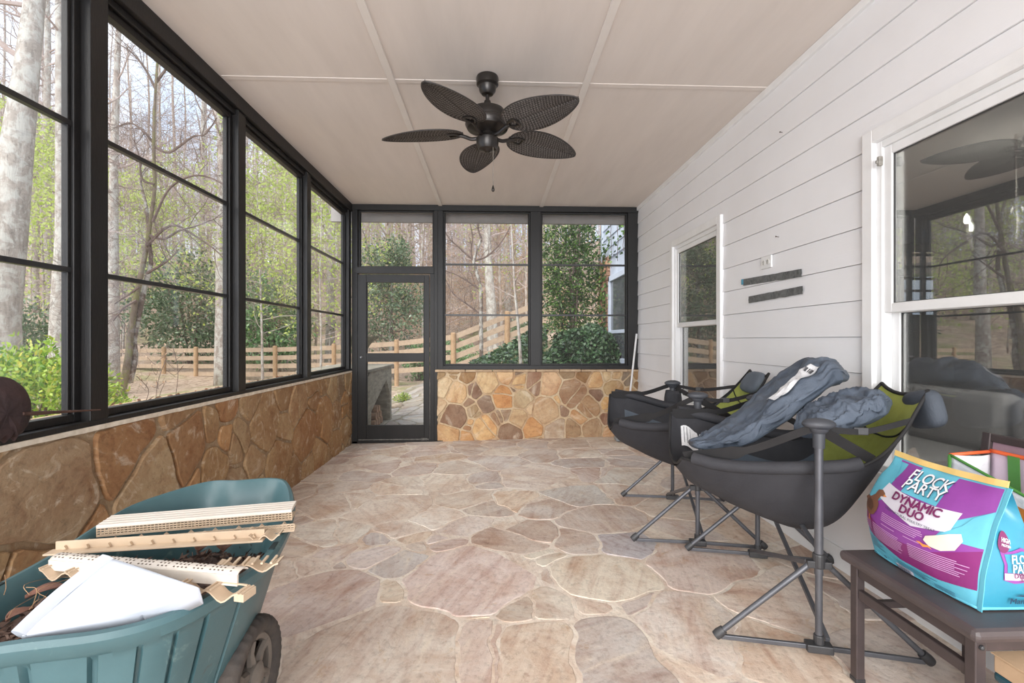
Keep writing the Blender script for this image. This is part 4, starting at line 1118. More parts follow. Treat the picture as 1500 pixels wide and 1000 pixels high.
# ================================================================== ceiling fan
rng = random.Random(2)
fc = V((atd(714, 300, 2.96).x, atd(714, 300, 2.96).y, 0))
fan = empty('ceiling_fan', (fc.x, fc.y, ZC), 'dark bronze ceiling fan with five leaf-shaped blades', 'fan')
fb = pm('oiled_bronze', (38, 35, 33), (52, 48, 45), 8, .32, .6, .05)
b = MB(); b.lathe([(.012, ZC - .115), (.035, ZC - .11), (.05, ZC - .09), (.055, ZC - .06), (.068, ZC - .05), (.070, ZC - .012), (.066, ZC - .001)], fc, 32); b.build('canopy', fb, fan, smooth=True)
b = MB(); b.tube([fc + V((0, 0, ZC - .10)), fc + V((0, 0, ZC - .20))], .012, 12); b.lathe([(.02, ZC - .20), (.026, ZC - .175), (.02, ZC - .15)], fc, 16); b.build('downrod', fb, fan, smooth=True)
b = MB(); zt = ZC - .19
b.lathe([(.05, zt - .165), (.085, zt - .15), (.125, zt - .135), (.138, zt - .11), (.135, zt - .085), (.118, zt - .075), (.12, zt - .05), (.105, zt - .02), (.06, zt - .004), (.03, zt)], fc, 40); b.build('motor_housing', fb, fan, smooth=True)
b = MB(); z0 = zt - .165
b.lathe([(.012, z0 - .115), (.02, z0 - .105), (.055, z0 - .095), (.068, z0 - .07), (.07, z0 - .03), (.052, z0 - .012), (.05, z0 + .002)], fc, 32); b.build('switch_housing', fb, fan, smooth=True)
zb = zt - .155
blm = NT('woven_blade'); blm.set(.62, 0, .3); vv = blm.coord((1, 1, 1)); blm.base(blm.ramp(blm.noise(vv, 20, 4, .6), [(.3, lin((46, 43, 42))), (.7, lin((64, 61, 60)))])); blm.bump(blm.noise(vv, 120, 3), .3, .003)
bl2 = pm('woven_blade_light', (112, 108, 105), (94, 90, 87), 20, .6, 0, .1)
rimm = pm('blade_rim', (36, 32, 30), (46, 42, 40), 9, .5)
r0, r1 = .155, .675
def half_w(t): return .134 * (sin(pi * min(1, t ** .72)) ** .62) if 0 < t < 1 else 0.0
for k in range(5):
    az = R(30 + 72 * k) - TH
    Mx = Matrix.Translation(fc + V((0, 0, zb))) @ Matrix.Rotation(az, 4, 'Z') @ Matrix.Rotation(R(-10), 4, 'X')
    b = MB()
    def fn(i, j):
        t = i; s = j * 2 - 1; w = max(.004, half_w(t)); x = lerp(r0, r1, t)
        ph = (x - r0) * 2 * pi / .019 - abs(s) * w * 200
        z = .0035 * sin(ph) - .010 * (1 - s * s) * 0 + .006 * max(0, 1 - abs(s) * 9) - .016 * t * t
        return Mx @ V((x, s * w, z))
    b.grid(fn, 220, 15)
    b.mi = [0] * len(b.f)
    for q in range(219):
        for j in range(14):
            x = lerp(r0, r1, (q + .5) / 219); s_ = abs((j + .5) / 14 * 2 - 1)
            if sin((x - r0) * 2 * pi / .019 - s_ * half_w((q + .5) / 219) * 200) > .35: b.mi[q * 14 + j] = 1
    bo = b.build('blade', [blm.m, bl2], fan, smooth='all', solid=.004)
    b = MB(); ring_ = []
    for t in [i / 40 for i in range(41)]: ring_.append(Mx @ V((lerp(r0, r1, t), half_w(t) + .001, -.016 * t * t)))
    for t in [i / 40 for i in range(39, 0, -1)]: ring_.append(Mx @ V((lerp(r0, r1, t), -half_w(t) - .001, -.016 * t * t)))
    ring_.append(ring_[0]); b.tube(ring_, .0045, 6, False); b.build('blade_rim', rimm, bo, smooth='all')
    b = MB()
    b.tube(catmull([Mx @ V((.05, 0, -.03)), Mx @ V((.10, 0, -.034)), Mx @ V((.15, 0, -.016)), Mx @ V((.19, 0, -.008))], 5), [.012] * 16, 8)
    for s in (-1, 1): b.tube([Mx @ V((.165, 0, -.010)), Mx @ V((.205, .028 * s, -.008)), Mx @ V((.245, .030 * s, -.008))], .007, 7)
    b.tube([Mx @ V((.245, -.032, -.008)), Mx @ V((.245, .032, -.008))], .007, 7)
    b.build('blade_iron', fb, fan, smooth=True)
b = MB(); cx = fc + V((.035, -.04, 0)); zz = z0 - .085
b.tube([cx + V((0, 0, zz)), cx + V((0, 0, zz - .245))], .0016, 6); pc = b.build('pull_chain', pm('dull_chain', (140, 132, 120), (110, 104, 96), 40, .4, .7), fan)
b = MB(); b.lathe([(.002, zz - .285), (.009, zz - .278), (.010, zz - .268), (.005, zz - .252), (.002, zz - .242)], cx, 14); b.build('pull_knob', fb, pc, smooth=True)

# ================================================================== garden cart and its load
teal = NT('teal_poly'); teal.set(.42, 0, .5)
v = teal.coord((1, 1, 1)); c = teal.ramp(teal.noise(v, 3, 5, .6), [(.3, lin((50, 80, 85))), (.7, lin((66, 98, 104)))])
c = teal.mix(teal.ramp(teal.noise(v, 9, 6, .7, .5), [(.60, G(0)), (.72, G(.5))]), c, lin((126, 152, 148)))
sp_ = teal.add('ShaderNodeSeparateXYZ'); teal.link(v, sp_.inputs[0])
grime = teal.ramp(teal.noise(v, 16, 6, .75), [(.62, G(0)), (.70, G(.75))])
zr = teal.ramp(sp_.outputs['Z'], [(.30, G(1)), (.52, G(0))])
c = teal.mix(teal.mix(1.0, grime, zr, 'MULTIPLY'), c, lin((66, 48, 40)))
teal.base(c); teal.bump(teal.noise(v, 120, 3), .12, .002)
rimpts = [(300, 706, .665), (350, 703, .67), (400, 700, .668), (421, 708, .66), (428, 742, .635), (414, 782, .61), (384, 822, .60), (312, 868, .60), (242, 902, .60), (150, 926, .60), (0, 945, .60)]
P = [atZ(x, y, z) for x, y, z in rimpts]
P += [V((-1.16, .985, .60)), V((-1.245, 1.02, .60)), V((-1.275, 1.10, .60)), V((-1.285, 1.28, .605)), V((-1.285, 1.45, .615)), V((-1.285, 1.62, .64)), V((-1.275, 1.78, .655))]
rim = catmull(P, 30, True); NR = len(rim)
cen = sum(rim, V()) / NR
cart = empty('garden_cart', (cen.x, cen.y, floor_z(cen.x)), 'teal plastic garden cart full of mulch beside the stone half wall', 'cart')
# arc position 0..1 around the loop for grooves on the near right flank
def groove(a): return 6.3 * 30 < a < 11.6 * 30 and a % 21 < 3
BZ = .275
def shrink(q, k, z, inset=0.0):
    tgt = V((-1.02, 1.42, 0)); d = V((q.x - tgt.x, q.y - tgt.y, 0))
    f = lerp(1, .74, k); fy = lerp(1, .80 if q.y > 1.42 else .88, k)
    d = V((d.x * f, d.y * fy, 0)); L = d.length
    if L > 1e-6: d = d * (1 - inset / L)
    return V((tgt.x + d.x, tgt.y + d.y, z))
rows = [('o', 1.0, 0), ('o', .97, 0), ('o', .75, 0), ('o', .5, 0), ('o', .3, 0), ('o', .14, 0), ('o', .10, 0), ('o', .04, 0)]
b = MB(); rings = []
for _, k, ins in rows:
    rr_ = []
    for a_, q in enumerate(rim):
        z = lerp(q.z - .045, BZ, k); p = shrink(q, k, z, .012)
        if .05 < k < 1 and groove(a_): p = shrink(q, k, z, .026)
        rr_.append(p)
    rings.append(rr_)
rings.append([shrink(q, 0, q.z - .040, -.006) for q in rim]); rings.append([shrink(q, 0, q.z - .012, -.012) for q in rim])
rings.append([shrink(q, 0, q.z, -.004) for q in rim]); rings.append([shrink(q, 0, q.z + .002, .010) for q in rim])
rings.append([shrink(q, 0, q.z - .008, .022) for q in rim])
for k in (.15, .35, .6, .97): rings.append([shrink(q, k, lerp(q.z - .01, BZ + .01, k), .026) for q in rim])
vs = [p for rr_ in rings for p in rr_]; fs = []
for i in range(len(rings) - 1):
    for a in range(NR): fs.append((i * NR + a, i * NR + (a + 1) % NR, (i + 1) * NR + (a + 1) % NR, (i + 1) * NR + a))
fs.append(tuple(range(NR))); fs.append(tuple((len(rings) - 1) * NR + a for a in range(NR))[::-1])
b.add(vs, fs); tub = b.build('tub', teal.m, cart, smooth=True)
for px, py, z, dy in [(322, 857, .60, .05), (395, 797, .607, .045), (14, 862, .60, .06)]:
    q = atZ(px, py, z + .003)
    q = min(rim, key=lambda r_: (r_ - q).length); i = rim.index(q); t = (rim[(i + 3) % NR] - rim[i - 3]).normalized(); t.z = 0
    b = MB(); q2 = shrink(q, 0, q.z + .0005, .006); b.bar(q2 - t * .025, q2 + t * .025, .014, .006); b.build('rim_slot', pm('slot_shadow', (18, 40, 42), (14, 32, 34), 5, .8, 0, 0), tub)
tyre = pm('black_tyre', (44, 40, 38), (64, 56, 50), 20, .85, 0, .4, 60); hubm = pm('grey_wheel_hub', (84, 78, 72), (104, 96, 88), 12, .6)
def wheel(c, sgn):
    Mx = Matrix.Translation(c) @ Matrix.Rotation(R(90), 4, 'Y')
    b = MB()
    def tor(u, v_):
        a = 2 * pi * u; e = 2 * pi * v_; r_ = .143 + .027 * cos(e) * (1.0 if cos(e) < 0 else .95); tr = .003 * (1 if int(u * 72) % 2 else 0) if cos(e) > .2 else 0
        return Mx @ V(((r_ + tr) * cos(a), (r_ + tr) * sin(a), .034 * sin(e)))
    b.grid(tor, 144, 12, True, True)
    w_ = b.build('wheel', tyre, cart, smooth=True)
    h = MB(); h.lathe([(.115, -.016), (.123, -.012), (.123, .012), (.115, .016), (.101, .012), (.101, -.012), (.115, -.016)], (0, 0, 0), 40)
    h.v = [Mx @ p for p in h.v]
    for k in range(6):
        a = 2 * pi * k / 6; d = V((cos(a), sin(a), 0)); e = V((-sin(a), cos(a), 0))
        pts = [d * .03, d * .07 + e * .008, d * .108]
        h.tube([Mx @ (p + V((0, 0, .004))) for p in pts], [.018, .013, .016], 7)
    n0 = len(h.v); h.lathe([(.034, -.03), (.04, -.02), (.04, .024), (.02, .036)], (0, 0, 0), 20); h.v[n0:] = [Mx @ p for p in h.v[n0:]]
    h.build('wheel_hub', hubm, w_, smooth=True)
rz = .171
for x_, sg in ((-.757, 1), (-1.29, -1)): wheel(V((x_, 1.52, floor_z(x_) + rz + .006)), sg)
b = MB(); b.tube([(-.77, 1.52, floor_z(-1) + rz), (-1.28, 1.52, floor_z(-1) + rz)], .010, 10); b.box((-1.16, 1.49, floor_z(-1) + rz), (-.90, 1.55, .29)); b.build('axle', M['black_metal'], cart)
b = MB()
for s in (-.16, .16): b.tube([(-1.03 + s, 1.12, .285), (-1.03 + s, 1.10, floor_z(-1) + .004)], [.016, .014], 10)
b.tube([(-1.19, 1.10, floor_z(-1) + .02), (-.87, 1.10, floor_z(-1) + .02)], .012, 8); b.build('support_leg', M['black_metal'], cart)

# mulch
mu = MB(); rg = random.Random(6); inner = [shrink(q, .26, 0, .036) for q in rim]
def soilz(x, y): return .505 + .035 * noise.noise(V((x * 5, y * 5, 2))) - .10 * sstep(1.60, 1.85, y) + .02 * sstep(1.4, 1.1, y)
ctr = V((-1.03, 1.40, 0))
def sfn(a, t):
    q = inner[int(a * NR) % NR]; p = ctr.lerp(q, t); return V((p.x, p.y, soilz(p.x, p.y)))
mu.grid(sfn, NR, 9, True)
soilm = leafmat('mulch_chips', [(74, 54, 46), (104, 82, 72), (58, 42, 38), (132, 106, 92), (92, 68, 58)], .05, .9)
for k in range(2600):
    q = inner[rg.randrange(NR)]; p = ctr.lerp(q, rg.random() ** .5); z = soilz(p.x, p.y) + rg.random() * .014
    leaf(mu, V((p.x, p.y, z)), rg.uniform(.015, .045), rg.uniform(.005, .014), V((rg.gauss(0, 1), rg.gauss(0, 1), rg.gauss(0, .3))), rg)
mu.build('mulch', soilm, None, 'dark bark mulch and dry leaf litter filling the teal cart', 'mulch', kind='stuff', fix=False)
# bigger curled leaves and straw at the near left
for i, (px, py, z, s) in enumerate([(66, 868, .575, .05), (300, 800, .56, .055), (330, 803, .56, .05), (30, 900, .565, .04)]):
    q = atZ(px, py, z); b = MB(); rg = random.Random(i + 5); a0 = rg.uniform(0, 6)
    def lf(u, v_):
        w_ = sin(pi * u) ** .7 * s * .5 * (v_ * 2 - 1); x = (u - .5) * s * 1.5
        return q + V((x * cos(a0) - w_ * sin(a0), x * sin(a0) + w_ * cos(a0), .4 * abs(v_ - .5) * s + .12 * s * sin(u * 4)))
    b.grid(lf, 12, 7)
    b.build('dry_leaf', pm('curled_leaf', (124, 84, 68), (92, 62, 52), 30, .8), None, ['curled brown leaf by the left rim of the teal cart', 'brown leaf on the mulch between two tan strips', 'right-hand brown leaf on the mulch between two tan strips', 'small brown leaf on the mulch at the left frame edge'][i], 'leaf', smooth='all', solid=.0012)
b = MB(); rg = random.Random(9)
for k in range(10):
    q = atZ(rg.uniform(5, 95), rg.uniform(865, 935), .59); b.tube(catmull([q, q + V((rg.uniform(-.05, .05), rg.uniform(0, .06), .02)), q + V((rg.uniform(-.08, .08), rg.uniform(.02, .12), rg.uniform(-.01, .02)))], 4), .0009, 4, False)
b.build('pine_straw', pm('straw', (176, 142, 104), (130, 98, 70), 20, .8, 0, 0), None, 'loose pine straw on the mulch at the left of the teal cart', 'straw', kind='stuff', fix=False)

# white bin lying in the cart
wp = NT('scuffed_white_plastic'); wp.set(.38, 0, .5); v = wp.coord((1, 1, 1)); f = wp.noise(v, 7, 6, .7, .8)
wp.base(wp.mix(wp.ramp(wp.noise(v, 14, 5, .7), [(.62, G(0)), (.72, G(.35))]), wp.ramp(f, [(.35, lin((180, 186, 197))), (.75, lin((168, 174, 184)))]), lin((196, 170, 140))))
A = atZ(34, 930, .602); B = atZ(164, 818, .690); C = atZ(289, 860, .664); Dd = atZ(207, 898, .606)
bin_ = empty('white_bin', A.lerp(C, .5) - V((0, 0, .10)), 'scuffed white plastic bin lying upside down in the teal cart', 'bin')
nrm = (B - A).cross(Dd - A).normalized()
if nrm.z < 0: nrm = -nrm
b = MB()
def top(u, v_): return (A.lerp(B, v_)).lerp(Dd.lerp(C, v_), u)
RN = .025
def shell(u, v_):
    # rounded slab: u across, v_ along; skirt drops below the face
    e = .10
    uu = min(max(u, e), 1 - e); ww = min(max(v_, e), 1 - e)
    p = top((uu - e) / (1 - 2 * e), (ww - e) / (1 - 2 * e))
    d = max(abs(u - uu), abs(v_ - ww)) / e
    out_ = (top(.5, .5) - p); out_ = (out_ - nrm * out_.dot(nrm)).normalized()
    return p - out_ * .004 * sin(min(1, d * 2.2) * pi / 2) - nrm * (.010 * (1 - cos(min(1, d * 2.2) * pi / 2)) + (.055 if u > .8 else .03) * max(0, d - .4) / .6)
b.grid(shell, 31, 31); bo = b.build('body', wp.m, bin_, smooth='all', solid=.003)
b = MB(); ed = (top(0, .5) - top(1, .5)).normalized(); ax = (B - A).normalized()
pts = [A - ax * .004 + ed * .010, B + ax * .004 + ed * .010]
M4 = [A + ed * .004, A + ed * .030 + nrm * .014, A + ed * .034 + nrm * .004, A + ed * .026 - nrm * .012]
sec = [(0, 0), (.012, .012), (.026, .016), (.030, .010), (.022, -.006), (.004, -.02)]
n = 18; vs = []; fs = []
for i in range(n + 1):
    t = i / n; p = A.lerp(B, t); bow = .010 * sin(pi * t)
    for (a_, c_) in sec: vs.append(p + ed * (a_ + bow - .006) + nrm * c_)
m = len(sec)
for i in range(n):
    for k in range(m): fs.append((i * m + k, i * m + (k + 1) % m, (i + 1) * m + (k + 1) % m, (i + 1) * m + k))
fs += [tuple(range(m)), tuple(n * m + k for k in range(m))[::-1]]
b.add(vs, fs); b.build('rim_flange', wp.m, bin_, smooth=True)

# tan plastic edging strips laid across the cart
tanp = pm('tan_plastic', (194, 172, 146), (180, 156, 130), 7, .5, 0, .1); tanw = pm('bleached_tan_plastic', (212, 204, 194), (200, 190, 178), 5, .5, 0, .1)
hole = pm('strip_gap', (84, 66, 50), (70, 54, 42), 9, .9, 0, 0)
def frame_(p, q):
    d = (q - p); L = d.length; d.normalize(); s = d.cross(V((0, 0, 1))).normalized(); u = s.cross(d).normalized()
    return lambda x, y, z: p + d * x + s * y + u * z, L      # y>0 points to the viewer side when p is left
def lattice(mb, f, x0, x1, y, z0, z1, nx, nz):
    mb.prism([(x0, z0), (x1, z0), (x1, z0 + .003), (x0, z0 + .003)], lambda a, c, h: f(a, y + h, c), .003)
    for k in range(1, nz + 1):
        z = lerp(z0, z1, k / nz); mb.prism([(x0, z - .003), (x1, z - .003), (x1, z), (x0, z)], lambda a, c, h: f(a, y + h, c), .003)
    for k in range(nx + 1):
        x = lerp(x0, x1, k / nx); mb.prism([(x - .0012, z0), (x + .0012, z0), (x + .0012, z1), (x - .0012, z1)], lambda a, c, h: f(a, y + h, c), .003)
def zigzag(mb, f, x0, x1, y0, y1, zt, amp, n, t=.004):
    pts = []
    for k in range(n * 8 + 1):
        u = k / 8.0; tri = abs((u % 1) - .5) * 2
        pts.append((lerp(x0, x1, k / (n * 8)), zt - amp * (1 - (3 * tri ** 2 - 2 * tri ** 3))))
    poly = pts + [(a, c - t) for a, c in pts[::-1]]
    m = len(pts); vs = [f(a, y, c) for y in (y0, y1) for (a, c) in pts + [(a_, c_ - t) for a_, c_ in pts]]; fs = []
    for k in range(m - 1):
        fs += [(k, k + 1, 2 * m + k + 1, 2 * m + k), (m + k, 3 * m + k, 3 * m + k + 1, m + k + 1), (k, m + k, m + k + 1, k + 1), (2 * m + k, 2 * m + k + 1, 3 * m + k + 1, 3 * m + k)]
    mb.add(vs, fs)
# 1 flat bleached plank with a lattice edge
p, q = atZ(150, 768, .655), atZ(430, 745, .655)
f, L = frame_(p, q)
o = empty('edging_strip', p.lerp(q, .5) - V((0, 0, .03)), 'widest tan strip, flat bleached plank at the far side of the stack', 'plastic strip', 'tan plastic strips on the cart')
b = MB(); b.prism([(0, -.055), (L, -.055), (L, .035), (0, .035)], lambda a, c, h: f(a, c, h), .010)
for k in range(4): b.prism([(0, -.05 + k * .022), (L, -.05 + k * .022), (L, -.047 + k * .022), (0, -.047 + k * .022)], lambda a, c, h: f(a, c, .010 + h), .0015)
b.build('plank', tanw, o, bevel=.002)
b = MB(); lattice(b, f, .0, L, .028, -.028, 0, 54, 4); b.build('lattice_edge', tanp, o, kind=None)
b = MB(); b.prism([(-.0, -.05), (L, -.05), (L, .026), (-.0, .026)], lambda a, c, h: f(a, c, -.028 + h), .003); b.build('underside', tanp, o)
# 2 zig-zag edge strip half under it
p, q = atZ(108, 797, .637), atZ(432, 768, .637)
f, L = frame_(p, q)
o = empty('edging_strip', p.lerp(q, .5) - V((0, 0, .03)), 'tan strip with small triangular teeth half under the bleached plank', 'plastic strip', 'tan plastic strips on the cart')
b = MB(); b.prism([(0, -.035), (L, -.035), (L, .012), (0, .012)], lambda a, c, h: f(a, c, -.018 + h), .005); b.build('tray', tanp, o)
b = MB()
for k in range(9):
    x = L * (k + .5) / 9; w_ = L / 9 * .32
    b.prism([(x - w_, -.013), (x + w_, -.013), (x, .010)], lambda a, c, h: f(a, -.010 + h, c), .016)
b.build('tooth_row', tanp, o)
b = MB(); lattice(b, f, L * .45, L, .010, -.014, .008, 30, 3); b.build('lattice_edge', tanp, o)
for k in (.58, .80):
    b = MB(); b.lathe([(.009, 0), (.009, .014), (.005, .014), (.005, .002)], (0, 0, 0), 12, Matrix.Rotation(R(90), 4, 'X')); cc = f(L * k, .02, .004); b.v = [v_ + cc for v_ in b.v]; b.build('peg_socket', tanp, o)
# 3 plain rail
p, q = atZ(78, 802, .646), atZ(386, 783, .646)
f, L = frame_(p, q)
o = empty('edging_strip', p.lerp(q, .5) - V((0, 0, .03)), 'plain tan rail with small pegs, in the middle of the stack', 'plastic strip', 'tan plastic strips on the cart')
b = MB(); b.prism([(0, -.014), (L, -.014), (L, -.008), (0, -.008)], lambda a, c, h: f(a, c, -.010 + h), .024); b.prism([(-.01, -.014), (L + .004, -.014), (L + .004, .022), (-.012, .022)], lambda a, c, h: f(a, c, -.014 + h), .005); b.build('rail', tanp, o, bevel=.001)
for k in range(10):
    b = MB(); x = L * (k + .5) / 10; b.prism([(x - .005, 0), (x + .005, 0), (x, .010)], lambda a, c, h: f(a, -.006 + h, c - .006), .008); b.build('peg', tanp, o)
b = MB(); zigzag(b, f, L * .93, L + .05, -.03, .012, .004, .016, 2); b.build('end_wave', tanp, o)
# 4 perforated half-round rail
p, q = atZ(84, 816, .652), atZ(356, 838, .652)
f, L = frame_(p, q)
o = empty('edging_strip', p.lerp(q, .5) - V((0, 0, .03)), 'half-round tan rail with rows of perforations, near the white bin', 'plastic strip', 'tan plastic strips on the cart')
b = MB()
sec = [(.019 * cos(a) , .010 * sin(a) + .0) for a in [pi * i / 10 for i in range(11)]]
b.grid(lambda u, v_: f(u * L, sec[min(10, int(v_ * 10 + .5))][0], sec[min(10, int(v_ * 10 + .5))][1]), 30, 11)
b.prism([(0, -.024), (L, -.024), (L, .002), (0, .002)], lambda a, c, h: f(a, .017 + h, c), .004); b.build('rail', tanw, o, solid=.002, smooth=True)
b = MB(); rg = random.Random(4)
for k in range(46):
    x = L * (k + 1) / 48
    if k % 9 in (3, 8): continue
    for y, z in ((-.006, .0098), (.004, .0102), (.013, .0078)): b.prism([(x - .0020, y - .0022), (x + .0020, y - .0022), (x + .0020, y + .0022), (x - .0020, y + .0022)], lambda a, c, h: f(a, c, z + h), .0012)
b.build('perforations', hole, o)
# 5 wavy strip across the front
p, q = atZ(66, 836, .628), atZ(352, 872, .620)
f, L = frame_(p, q)
o = empty('edging_strip', p.lerp(q, .5) - V((0, 0, .03)), 'wavy zigzag tan strip at the front of the stack, beside the white bin', 'plastic strip', 'tan plastic strips on the cart')
b = MB(); zigzag(b, f, 0, L, -.026, .014, .012, .024, 7)
b.build('wave', tanp, o, solid=0)
b = MB()
for k in range(7):
    x = L * k / 7
    b.prism([(x, .012), (x + L / 7, .012), (x + L / 7, .015), (x, .015)], lambda a, c, h: f(a, -.026 + h, c), .004)
    for j in (0, 1): b.prism([(x + j * .012 - .002, -.026), (x + j * .012 + .002, -.026), (x + j * .012 + .002, .014), (x + j * .012 - .002, .014)], lambda a, c, h: f(a, c, .012 + h), .003)
b.build('cell_walls', tanp, o)
b = MB(); b.prism([(L - .004, -.026), (L + .022, -.026), (L + .022, .016), (L - .004, .016)], lambda a, c, h: f(a, c, -.006 + h), .018)
for k in range(2): b.prism([(L + .002 + k * .011, -.027), (L + .006 + k * .011, -.027), (L + .006 + k * .011, .0165), (L + .002 + k * .011, .0165)], lambda a, c, h: f(a, c, -.004 + h), .018)
b.build('end_block', tanp, o)
# 6 end of another wavy strip past the right rim
p, q = atZ(318, 832, .632), atZ(410, 827, .632)
f, L = frame_(p, q)
o = empty('edging_strip', p.lerp(q, .5) - V((0, 0, .03)), 'short wavy tan strip end sticking out past the right rim of the cart', 'plastic strip', 'tan plastic strips on the cart')
b = MB(); zigzag(b, f, 0, L, -.03, .014, .012, .02, 2); b.build('wave', tanp, o)
b = MB()
for k in range(6): b.prism([(L * (.12 + k * .15), -.03), (L * (.12 + k * .15) + .006, -.03), (L * (.12 + k * .15) + .006, .014), (L * (.12 + k * .15), .014)], lambda a, c, h: f(a, c, .010 + h), .005)
b.build('slat_row', tanp, o)

# ================================================================== rusted ornament on the sill
rust = pm('rusted_iron', (62, 44, 44), (42, 32, 34), 9, .75, .3, .5, 26, bdist=.01)
c0 = atX(-8, 618, -1.63); c0.z = TL + .05 + .10
o = empty('rusty_ornament', (c0.x, c0.y, TL + .03), 'dark rusted metal ornament with a long spike, on the left sill', 'ornament')
b = MB(); N = 44; outl = []
for k in range(N):
    a = 2 * pi * k / N; r_ = .125
    y, z = r_ * cos(a), r_ * .98 * sin(a)
    if z < -.085: z = -.085 - (.018 if k % 2 else 0)
    outl.append((y, z))
zoff = TL + .026 + .103 - c0.z
vs = []
for t, sc_, dp in ((0, .0, .040), (1, .45, .036), (2, .8, .024), (3, 1.0, .0)):
    for y, z in outl: vs.append(c0 + V((dp + .004 * noise.noise(V((y * 22, z * 22, t))), y * sc_, z * sc_ + zoff)))
for y, z in outl: vs.append(c0 + V((-.008, y, z + zoff)))
fs = []
for i in range(4):
    for k in range(N): fs.append((i * N + k, i * N + (k + 1) % N, (i + 1) * N + (k + 1) % N, (i + 1) * N + k))
fs.append(tuple(4 * N + k for k in range(N)))
b.add(vs, fs); b.build('shell', rust, o, smooth=True)
pa_ = atX(33, 606, -1.595); pb = atX(147, 600, -1.66)
b = MB(); b.tube([pa_, pa_.lerp(pb, .18), pa_.lerp(pb, .55), pb], [.006, .0075, .0045, .0025], 8); b.build('spike', pm('rusted_spike', (92, 64, 54), (70, 48, 42), 20, .7, .3), o)
# ================================================================== hammock chairs
tube_m = pm('grey_powder_coat', (86, 87, 92), (74, 75, 80), 9, .42, .45, .05)
joint_m = pm('black_nylon', (34, 34, 36), (46, 46, 48), 12, .5)
knob_m = pm('dark_grey_knob', (58, 60, 66), (48, 50, 55), 9, .55)
def fabric(name, a, b, sc=5, wr=.5, rough=.75):
    t = NT(name); t.set(rough, 0, .35); v = t.coord((1, 1, 1)); f = t.noise(v, sc, 5, .6, .6)
    t.base(t.ramp(f, [(.3, lin(a)), (.7, lin(b))]))
    h = t.mix(.25, t.noise(v, 11, 4, .6, 1.2), t.noise(v, 420, 2)); t.bump(h, wr, .012); return t.m
fab_d = fabric('charcoal_nylon', (38, 38, 42), (49, 49, 53)); fab_i = fabric('slate_nylon', (66, 74, 84), (80, 89, 100)); fab_g = fabric('olive_mesh', (140, 148, 66), (158, 165, 80), 9, .3)
fab_b = fabric('black_webbing', (25, 24, 25), (33, 32, 33), 9, .2); fab_bag = fabric('blue_grey_nylon', (66, 75, 88), (96, 107, 122), 5, 1.0, .42)
pillow_m = fabric('pillow_nylon', (84, 92, 102), (98, 107, 118), 5, .5); tag_m = pm('care_tag', (222, 222, 224), (200, 200, 202), 60, .6, 0, 0)
H0 = .40      # half the gap between the uprights
SEC = [(.455, .60, .715, .235), (.40, .53, .715, .285), (.30, .475, .70, .31), (.20, .43, .69, .315), (.08, .39, .68, .315), (-.05, .365, .68, .31), (-.15, .41, .69, .30), (-.24, .56, .74, .275), (-.32, .72, .82, .235), (-.38, .85, .905, .195), (-.43, .955, .985, .165)]
YAW = -.22
def sec(t):
    x = t * (len(SEC) - 1); i = min(len(SEC) - 2, int(x)); f = x - i
    P = [SEC[max(0, i - 1)], SEC[i], SEC[i + 1], SEC[min(len(SEC) - 1, i + 2)]]
    return [0.5 * (2 * P[1][k] + (P[2][k] - P[0][k]) * f + (2 * P[0][k] - 5 * P[1][k] + 4 * P[2][k] - P[3][k]) * f * f + (P[3][k] - P[0][k] + 3 * P[1][k] - 3 * P[2][k]) * f ** 3) for k in range(4)]
def seatp(t, s, off=0.0):
    """t 0 front lip .. 1 head end; s -1..1 across"""
    x, zc, ze, hw = sec(t)
    a = abs(s); y = hw * math.copysign(a ** .8, s); z = zc + (ze - zc) * a ** 2.3
    w = .006 * noise.noise(V((x * 9, s * 4, 2))) * (1 - a)
    lip = .02 * (1 - a * a) * max(0, 1 - t * 7)
    roll = -.065 * sstep(-.15, .40, x) * s * (.35 + .65 * a)
    return V((x + lip, y + YAW * x, z + w + off + roll))
